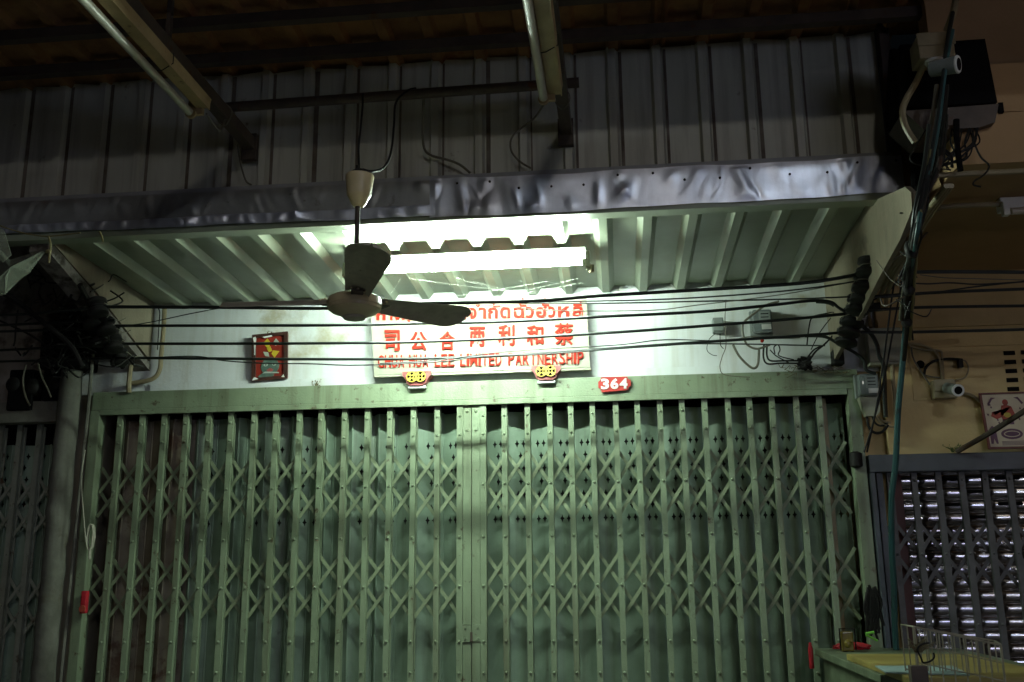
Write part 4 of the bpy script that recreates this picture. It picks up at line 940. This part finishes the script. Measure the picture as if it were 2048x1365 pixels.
part('hinge_tab', MB().box(P(2000, 225, 3.44), P(2006, 205, 3.44)+Vector((0, .02, 0))), m_black, cbx)
for k in range(15):
    px = rnd.uniform(1855, 1960); pts = [P(px, 250, 3.43), P(px+rnd.uniform(-25, 15), 285, 3.40), P(px+rnd.uniform(-45, 20), 315+rnd.uniform(-10, 10), 3.39), P(1850+rnd.uniform(0, 60), 335+rnd.uniform(-5, 10), 3.41)]
    part('loose_wire', MB().tube(smoothpath(pts, 6), rnd.choice((.0028, .004, .005)), 6), m_dark, cbx, True)
part('loose_wire', MB().tube(smoothpath(pp([(1945, 262), (1950, 290), (1962, 315), (1978, 332), (1968, 350), (1950, 362), (1947, 370), (1962, 374)], 3.4)), .0035, 6), m_dark, cbx, True)
part('loose_wire', MB().tube(smoothpath(pp([(1913, 240), (1914, 290), (1921, 342)], 3.39)), .011, 8), m_black, cbx, True)
# junction box with security camera
q_ = P(1871, 92, 3.3)
sb = thing('surveillance_camera', 'cream junction box with a small round dome camera hanging from it', 'security camera', q_)
part('mount_box', MB().bbox(q_+Vector((-.062, -.01, -.05)), q_+Vector((.062, .09, .042)), .006), m_conduit, sb)
part('lid', MB().bbox(q_+Vector((-.066, -.016, -.004)), q_+Vector((.066, -.009, .046)), .003), m_conduit, sb)
part('neck', MB().lathe(q_+Vector((-.004, .02, -.05)), (0, 0, -1), [(0, .034), (.008, .032), (.012, .022), (.02, .02), (.024, .012), (.05, .010)], 20), m_white, sb, True)
hc = P(1885, 135, 3.27); ax = Vector((.75, -.55, -.15))
hd = part('camera_head', MB().lathe(hc, ax, [(-.045, .02), (-.04, .028), (.03, .030), (.048, .031), (.05, .026)], 20), m_greybox, sb, True)
part('ring', MB().lathe(hc+ax.normalized()*.045, ax, [(0, .030), (.006, .032), (.010, .030)], 20), m_white, hd, True)
part('lens', MB().lathe(hc+ax.normalized()*.0555, ax, [(0, .022), (.001, .022)], 16), m_black, hd)
path('conduit', [P(1918, -40, 3.2), P(1908, 20, 3.25), P(1893, 62, 3.3)], .013, m_conduit, label='cream conduit entering the camera box from above', cat='conduit')
path('conduit', [P(1852, 120, 3.32), P(1832, 165, 3.4), P(1812, 200, 3.34), P(1805, 225, 3.33), P(1812, 255, 3.32), P(1830, 285, 3.32)], .012, m_conduit, label='cream flexible conduit curving down from the camera box', cat='conduit')

# wall camera and cable loops on the cream wall
q_ = P(1890, 778, 4.80)
wc = thing('surveillance_camera', 'small bullet camera on a cream box above the right gate', 'security camera', q_)
part('mount_box', MB().bbox(q_+Vector((-.055, .0, -.045)), q_+Vector((.055, .05, .042)), .005), m_conduit, wc)
part('lid', MB().bbox(q_+Vector((-.05, -.008, -.012)), q_+Vector((.045, -.001, .046)), .003), m_conduit, wc)
c2 = P(1893, 776, 4.78); ax = (P(1916, 781, 4.66)-c2)
bd = part('body', MB().lathe(c2, ax, [(0, .020), (.01, .026), (ax.length*.9, .026), (ax.length, .027)], 22), m_greybox, wc, True)
part('ring', MB().lathe(c2+ax, ax, [(-.004, .0285), (.004, .0285)], 22), m_white, bd, True)
part('lens', MB().lathe(c2+ax*1.02, ax, [(0, .020), (.003, .018)], 18), m_black, bd)
for k, (pts, r, m_, lab) in enumerate([
    ([(1814, 688), (1840, 690), (1862, 698), (1876, 712), (1882, 735), (1885, 765)], .0075, m_conduit, 'pale flexible hose arching over to the wall camera'),
    ([(1818, 692), (1850, 700), (1878, 702), (1884, 712), (1887, 760)], .006, m_conduit, 'second pale hose crossing above the wall camera'),
    ([(1822, 690), (1826, 715), (1840, 740), (1850, 755), (1860, 770)], .004, m_cable_g, 'grey cable dropping left of the wall hole'),
    ([(1915, 722), (1930, 722), (1937, 738), (1930, 755), (1912, 760)], .004, m_conduit, 'pale cable loop right of the wall camera'),
    ([(1848, 750), (1852, 735), (1865, 724), (1880, 720), (1900, 718), (1925, 720)], .0065, m_dark, 'taped black cable arching above the wall camera'),
    ([(1848, 750), (1862, 754), (1880, 756)], .004, m_cable_g, 'short grey cable left of the wall camera'),
    ([(1925, 786), (1945, 792), (1960, 804)], .008, m_conduit, 'pale hose leading from the wall camera to the poster')]):
    path('wire', pp(pts, 4.825), r, m_, label=lab, cat='wire')
one('cable_clip', MB().bbox(P(1919, 735, 4.8), P(1926, 718, 4.8)+Vector((0, .03, 0)), .002), m_dark, 'black plug end of the taped cable above the wall camera', 'plug')
one('wall_hole', MB().lathe(P(1841, 729, 4.843), (0, 1, 0), [(0, .020), (.0035, .020)], 20), m_black, 'round black hole in the cream wall', 'hole')

# poster
Yp = 4.80; A_, B_ = P(1962, 790, Yp), P(2060, 893, Yp)
po = thing('framed_poster', 'framed paper poster with a red figure and purple emblem on the cream wall', 'poster', ((A_.x+B_.x)/2, Yp, B_.z))
W_, H_ = P(2052, 790, Yp).x-A_.x, A_.z-B_.z
def PS(u, v): return Vector((A_.x+W_*u+.035*(1-v)*.35, Yp, B_.z+H_*v))
def flat(name, uv, m_, d=.001, th=.001): return part(name, MB().quad_slab([PS(u, v)+Vector((0, -d, 0)) for u, v in uv], (0, -th, 0)), m_, po)
flat('paper', [(0, 0), (1, 0), (1, 1), (0, 1)], m_paper, -.006, .006)
for uv in ([(-.05, -.04), (1.05, -.04), (1.0, .0), (0, .0)], [(-.05, 1.03), (0, 1), (1, 1), (1.05, 1.03)], [(-.05, -.04), (0, 0), (0, 1), (-.05, 1.03)], [(1.05, -.04), (1.05, 1.03), (1, 1), (1, 0)]): flat('frame_side', uv, m_frame2, -.004, .012)
def ell(cx_, cy_, a, b, n_=14): return [(cx_+a*math.cos(t), cy_+b*math.sin(t)) for t in [i*2*PI/n_ for i in range(n_)]]
flat('figure_shape', [(.38, .5), (.36, .66), (.24, .60), (.17, .66), (.14, .58), (.26, .52), (.36, .56), (.40, .78), (.5, .80), (.62, .76), (.68, .6), (.60, .58), (.58, .5)], m_pr2)
flat('figure_shape', ell(.5, .84, .065, .06), m_pr2)
flat('figure_shape', [(.36, .42), (.62, .42), (.62, .52), (.38, .52)], m_purple)
flat('figure_shape', ell(.5, .6, .08, .05), m_yel, .0022)
flat('emblem', ell(.53, .24, .24, .10, 20), m_purple)
flat('emblem', ell(.53, .24, .18, .06, 20), m_paper, .0021)
flat('emblem', ell(.53, .24, .16, .045, 20), m_purple, .0032)
for cx_ in (.12, .93):
    flat('figure_shape', [(cx_-.08, .06), (cx_-.03, .06), (cx_, .16), (cx_+.04, .06), (cx_+.08, .06), (cx_+.07, .34), (cx_, .40), (cx_-.07, .34)], m_purple)
for sx_ in (-1, 1):
    flat('scroll', [(.5+sx_*.40, .82), (.5+sx_*.30, .94), (.5+sx_*.20, .93), (.5+sx_*.28, .90), (.5+sx_*.36, .80)], m_purple)
rnd = random.Random(2)
for i in range(12):
    u, v = rnd.choice((rnd.uniform(.07, .3), rnd.uniform(.72, .93))), rnd.uniform(.42, .8); flat('small_mark', ell(u, v, .018, .022, 6), m_purple)
for i in range(4): flat('text_line', [(.28, .03+.022*i), (.78, .03+.022*i), (.78, .038+.022*i), (.28, .038+.022*i)], m_purple)
path('wood_pole', [P(1915, 903, 4.78), P(1980, 866, 4.6), P(2075, 806, 4.35)], .013, m_steel, label='brown pole leaning across the poster from the dark lintel', cat='pole')
tuft('green_weed', P(1908, 905, 4.79), .05, 12, m_leaf, 'small green weed on the dark lintel beside the leaning pole', seed=5, spread=.8)
one('rubber_cap', MB().lathe(P(1712, 920, 4.81), (0, 0, 1), [(-.04, .012), (-.03, .03), (.03, .03), (.04, .012)], 14), m_dark, 'dark round patch on the right gate jamb', 'cap', smooth=True)

# left jamb things
rc = MB(); rnd = random.Random(8); c_ = P(182, 1075, 4.80)
for i in range(7):
    rc.tube([c_+Vector((.016*math.sin(t)*(1+.1*i/7)+rnd.uniform(-.002, .002), -.012+i*.003, .065*math.cos(t))) for t in [k*2*PI/16 for k in range(17)]], .0033, 5)
rc.tube([c_+Vector((0, 0, -.06)), c_+Vector((.002, 0, -.11))], .007, 6)
one('rope_coil', rc, m_rope, 'pale rope coil tied on the left gate jamb', 'rope', smooth=True)
path('string', pp([(170, 900), (163, 960), (168, 1040), (172, 1085)], 4.74), .003, m_rope, label='thin string hanging down the whitewashed column', cat='string')
ch = thing('charm', 'small red hanging charm with an orange disc at the foot of the left jamb', 'ornament', P(166, 1205, 4.79))
part('pad', MB().bbox(P(158, 1228, 4.79), P(174, 1182, 4.79)+Vector((0, .03, 0)), .008), m_bag, ch)
part('disc', MB().lathe(P(165, 1218, 4.785), (0, -1, 0), [(0, .018), (.006, .016)], 16), m_amb if False else m_pr2, ch)

# ---------------------------------------------------------------- counter and things on it
TZ_ = 1.245
A_ = PZ(1628, 1297, TZ_)
tb_ = thing('counter', 'low green topped stall counter at the lower right in front of the gate', 'table', (1.2, 4.0, .13))
part('top', MB().bbox((A_.x, 3.62, TZ_-.03), (1.5, A_.y, TZ_), .004), m_wood, tb_)
part('side_panel', MB().box((A_.x+.03, 3.66, .13), (A_.x+.05, A_.y-.03, TZ_-.031)), m_wood, tb_)
part('side_panel', MB().box((1.45, 3.66, .13), (1.47, A_.y-.03, TZ_-.031)), m_wood, tb_)
part('back_panel', MB().box((A_.x+.051, A_.y-.05, .13), (1.449, A_.y-.03, TZ_-.031)), m_wood, tb_)
one('plywood_board', MB().bbox((A_.x+.012, 3.3, TZ_+.001), (1.35, 4.18, TZ_+.024), .003), m_ply, 'yellow plywood board lying on the near half of the counter', 'board')
q0, q1, q2, q3 = PZ(1750, 1334, TZ_+.026), PZ(1905, 1334, TZ_+.026), PZ(1940, 1352, TZ_+.026), PZ(1772, 1347, TZ_+.026)
one('paper_sheet', MB().quad_slab([q0, q1, q2, q3], (0, 0, .004)), m_sheet, 'pale blue sheet lying on the plywood board', 'sheet')
bgc = PZ(1697, 1296, TZ_); mb = MB(); rnd = random.Random(14)
NR, NS = 7, 26
for i in range(NR):
    for k in range(NS):
        t = i/(NR-1); a = 2*PI*k/NS; rr = math.sqrt(max(0, 1-(t*.98)**2)); j = 1+rnd.uniform(-.13, .13)
        mb.v.append(Vector((bgc.x+.085*rr*j*math.cos(a), bgc.y-.08+.055*rr*j*math.sin(a), TZ_+.002+.028*t*j)))
for i in range(NR-1):
    for k in range(NS): a = i*NS+k; b = i*NS+(k+1) % NS; mb.f.append((a, b, b+NS, a+NS))
mb.f.append(tuple(range(NS))[::-1]); mb.f.append(tuple((NR-1)*NS+k for k in range(NS)))
one('plastic_bag', mb, m_bag, 'crumpled red plastic bag lying on the far end of the counter', 'bag')
j0 = PZ(1692, 1288, TZ_)
jr = thing('lantern', 'yellow box lantern with a black frame behind the red bag', 'lantern', (j0.x, 4.60, TZ_))
J = Vector((P(1693, 1280, 4.6).x, 4.60, TZ_))
part('body', MB().bbox(J+Vector((-.026, -.02, .002)), J+Vector((.026, .03, .085)), .006), m_jar, jr)
part('frame', MB().tube([J+Vector(v) for v in ((-.032, -.024, .01), (-.032, -.024, .098), (.032, -.024, .098), (.032, -.024, .01))], .0035, 6), m_black, jr)
part('lamp_glass', MB().lathe(J+Vector((.0, -.022, .035)), (0, -1, 0), [(0, .018), (.006, .014), (.009, .006)], 16), m_jar, jr, True)
g0 = P(1731, 1268, 4.5)
gc = thing('plastic_clip', 'bright green bent plastic clip right of the yellow lantern', 'clip', g0)
part('arm', MB().tube([g0, P(1748, 1265, 4.5)], .006, 8), m_green, gc, True)
part('arm', MB().tube([P(1732, 1270, 4.5), P(1755, 1282, 4.5)], .005, 8), m_green, gc, True)
one('bottle', MB().lathe(P(1622, 1312, 4.74), (0, 0, 1), [(-.055, .011), (.03, .011), (.045, .007), (.058, .006)], 14), m_bag, 'small red bottle at the left corner of the counter', 'bottle', smooth=True)
rgk = MB(); rnd = random.Random(17)
for i in range(24):
    a = P(1740+rnd.uniform(-8, 12), 1170+rnd.uniform(0, 20), 4.70); rgk.tube(smoothpath([a, a+Vector((rnd.uniform(-.02, .02), 0, -.07)), a+Vector((rnd.uniform(-.03, .03), 0, -.17+rnd.uniform(-.04, .04)))], 3), .006, 5)
one('dark_rag', rgk, m_dark, 'black rag bundle hanging on the frame left of the teal pipe', 'rag', smooth=True)

# wire display rack
wr = thing('wire_rack', 'cream wire grid rack leaning at the near end of the counter', 'wire rack', PZ(1900, 1365, TZ_))
TLr, TRr = P(1828, 1254, 3.22), P(2001, 1289, 3.22)
dn = Vector((.002, 0, -1)); Hr = .42
for i in range(8):
    a = TLr+(TRr-TLr)*i/7; part('wire', MB().tube([a, a+dn*Hr], .0022 if i % 7 else .0036, 6), m_wire, wr, True)
for j in range(8):
    a = TLr+dn*(j*.052); b = TRr+dn*(j*.052+.002)
    if 1: part('wire', MB().tube([a, b], .0020 if j else .0036, 6), m_wire, wr, True)
BL2 = TLr+Vector((.02, .22, -.005)); BR2 = TRr+Vector((.06, .22, -.005))
for i in range(17):
    a = BL2+(BR2-BL2)*i/16; part('wire', MB().tube([a, a+dn*(Hr-.01)], .0024, 5), m_wire, wr, True)
for j in (0, 3, 6): part('wire', MB().tube([BL2+dn*(j*.046), BR2+dn*(j*.046)], .0028, 6), m_wire, wr, True)
for a, b in ((TLr, BL2), (TRr, BR2)): part('wire', MB().tube([a, b], .003, 6), m_wire, wr, True)
path('hoop', [P(1852+15*math.cos(t)+3*math.sin(3*t), 1306+20*math.sin(t), 3.19) for t in [i*2*PI/18 for i in range(15)]], .0028, m_dark, label='black rubber loop hung on the wire rack corner', cat='loop', n=2)
tuft('dry_bundle', P(1838, 1305, 3.2), .05, 26, m_weed, 'dry herb bundle tied to the left corner of the wire rack', cat='herbs', seed=23, spread=1.3)
one('cardboard_box', MB().bbox(PZ(1826, 1378, TZ_+.03)+Vector((0, 0, -.004)), PZ(1826, 1378, TZ_+.03)+Vector((.045, .03, .06)), .002), m_steel, 'small grey carton inside the wire rack', 'box')

# cobwebs round the tube
cw = MB(); rnd = random.Random(44)
for i in range(9):
    a = P(rnd.uniform(790, 1170), rnd.uniform(556, 570), 4.22); b = P(rnd.uniform(770, 1180), rnd.uniform(592, 612), 4.3+rnd.uniform(0, .4))
    mid = (a+b)/2+Vector((0, 0, -.01)); cw.tube(smoothpath([a, mid, b], 4), .0004, 3)
t = one('cobweb', cw, m_web, 'thin dusty cobweb threads below the lit tube', 'cobweb'); t['kind'] = 'stuff'

# ---------------------------------------------------------------- lamps across the street (reflected in the shutter and fascia)
for X, Y, Z, hw, m_, lab in ((.9, -7, 5.2, .30, m_lamp, 'warm white street lamp on a pole straight behind the viewer'), (3.7, -6, 6.3, .42, m_lamp2, 'tall bluish street lamp on a pole behind the viewer to the right')):
    sp = thing('street_lamp', lab, 'street lamp', (X, Y, 0), 'street lamps')
    part('pole', MB().tube([(X, Y-.3, 0), (X, Y-.3, Z+.1), (X, Y-.1, Z+.22)], .06, 10), m_greybox, sp, True)
    part('lamp_head', MB().bbox((X-hw-.03, Y-.15, Z+.08), (X+hw+.03, Y+.12, Z+.2), .01), m_greybox, sp)
    part('diffuser', MB().bbox((X-hw, Y-.13, Z-.02), (X+hw, Y+.10, Z+.079), .02), m_, sp)
shop = thing('opposite_shop', 'row of lit market shop windows across the street behind the viewer', 'shop front', (6, -6.3, 0))
part('wall', MB().box((2.6, -6.5, 0), (9.5, -6.3, 4.2)), m_wall_l, shop)
part('roof', MB().box((2.5, -6.6, 4.2), (9.6, -5.6, 4.3)), m_steel, shop)
rnd = random.Random(12); x = 4.15; k = 0
while x < 7.1:
    wd = rnd.choice((.10, .16, .26, .40, .34)); z0_ = rnd.choice((.9, 1.2, 1.5, 1.8)); z1_ = z0_+rnd.choice((.3, .45, .7)); m_ = rnd.choice((m_cool, m_cool, m_blue, m_blue2, m_blue2, m_amber))
    fr_ = part('window_frame', MB().box((x-.03, -6.299, z0_-.03), (x+wd+.03, -6.285, z1_+.03)), m_dframe, shop)
    part('lit_pane', MB().box((x, -6.284, z0_), (x+wd, -6.27, z1_)), m_, fr_)
    x += wd+rnd.choice((.03, .05, .08, .16)); k += 1
for x, z in ((4.55, 2.9), (5.3, 3.0), (5.95, 2.8), (6.6, 3.05), (7.3, 2.9)):  # unseen bulbs added for sparkle in the shutter slats
    hb = thing('sparkle_lamp', ['first', 'second', 'third', 'fourth', 'fifth'][int((x-4.3)/.72)]+' added sparkle lamp from the left before the lit shop windows', 'lamp', (x, -5.7, z), 'added sparkle lamps over the opposite shop')
    part('cord', MB().tube([(x, -5.7, z+.05), (x, -5.7, 4.2)], .006, 5), m_dark, hb)
    part('bulb', MB().bbox((x-.06, -5.72, z-.02), (x+.06, -5.68, z+.049), .01), m_spark, hb)
wbulb = thing('hanging_bulb', 'warm bulb hanging under the roof edge of the right neighbour', 'bulb', (3.6, 2.3, 2.7))
part('cord', MB().tube([(3.6, 2.3, 2.72), (3.6, 2.3, 3.8)], .005, 5), m_dark, wbulb)
part('bulb', MB().lathe((3.6, 2.3, 2.72), (0, 0, -1), [(0, .015), (.03, .02), (.06, .035), (.09, .03), (.11, .01)], 16), m_warm, wbulb, True)
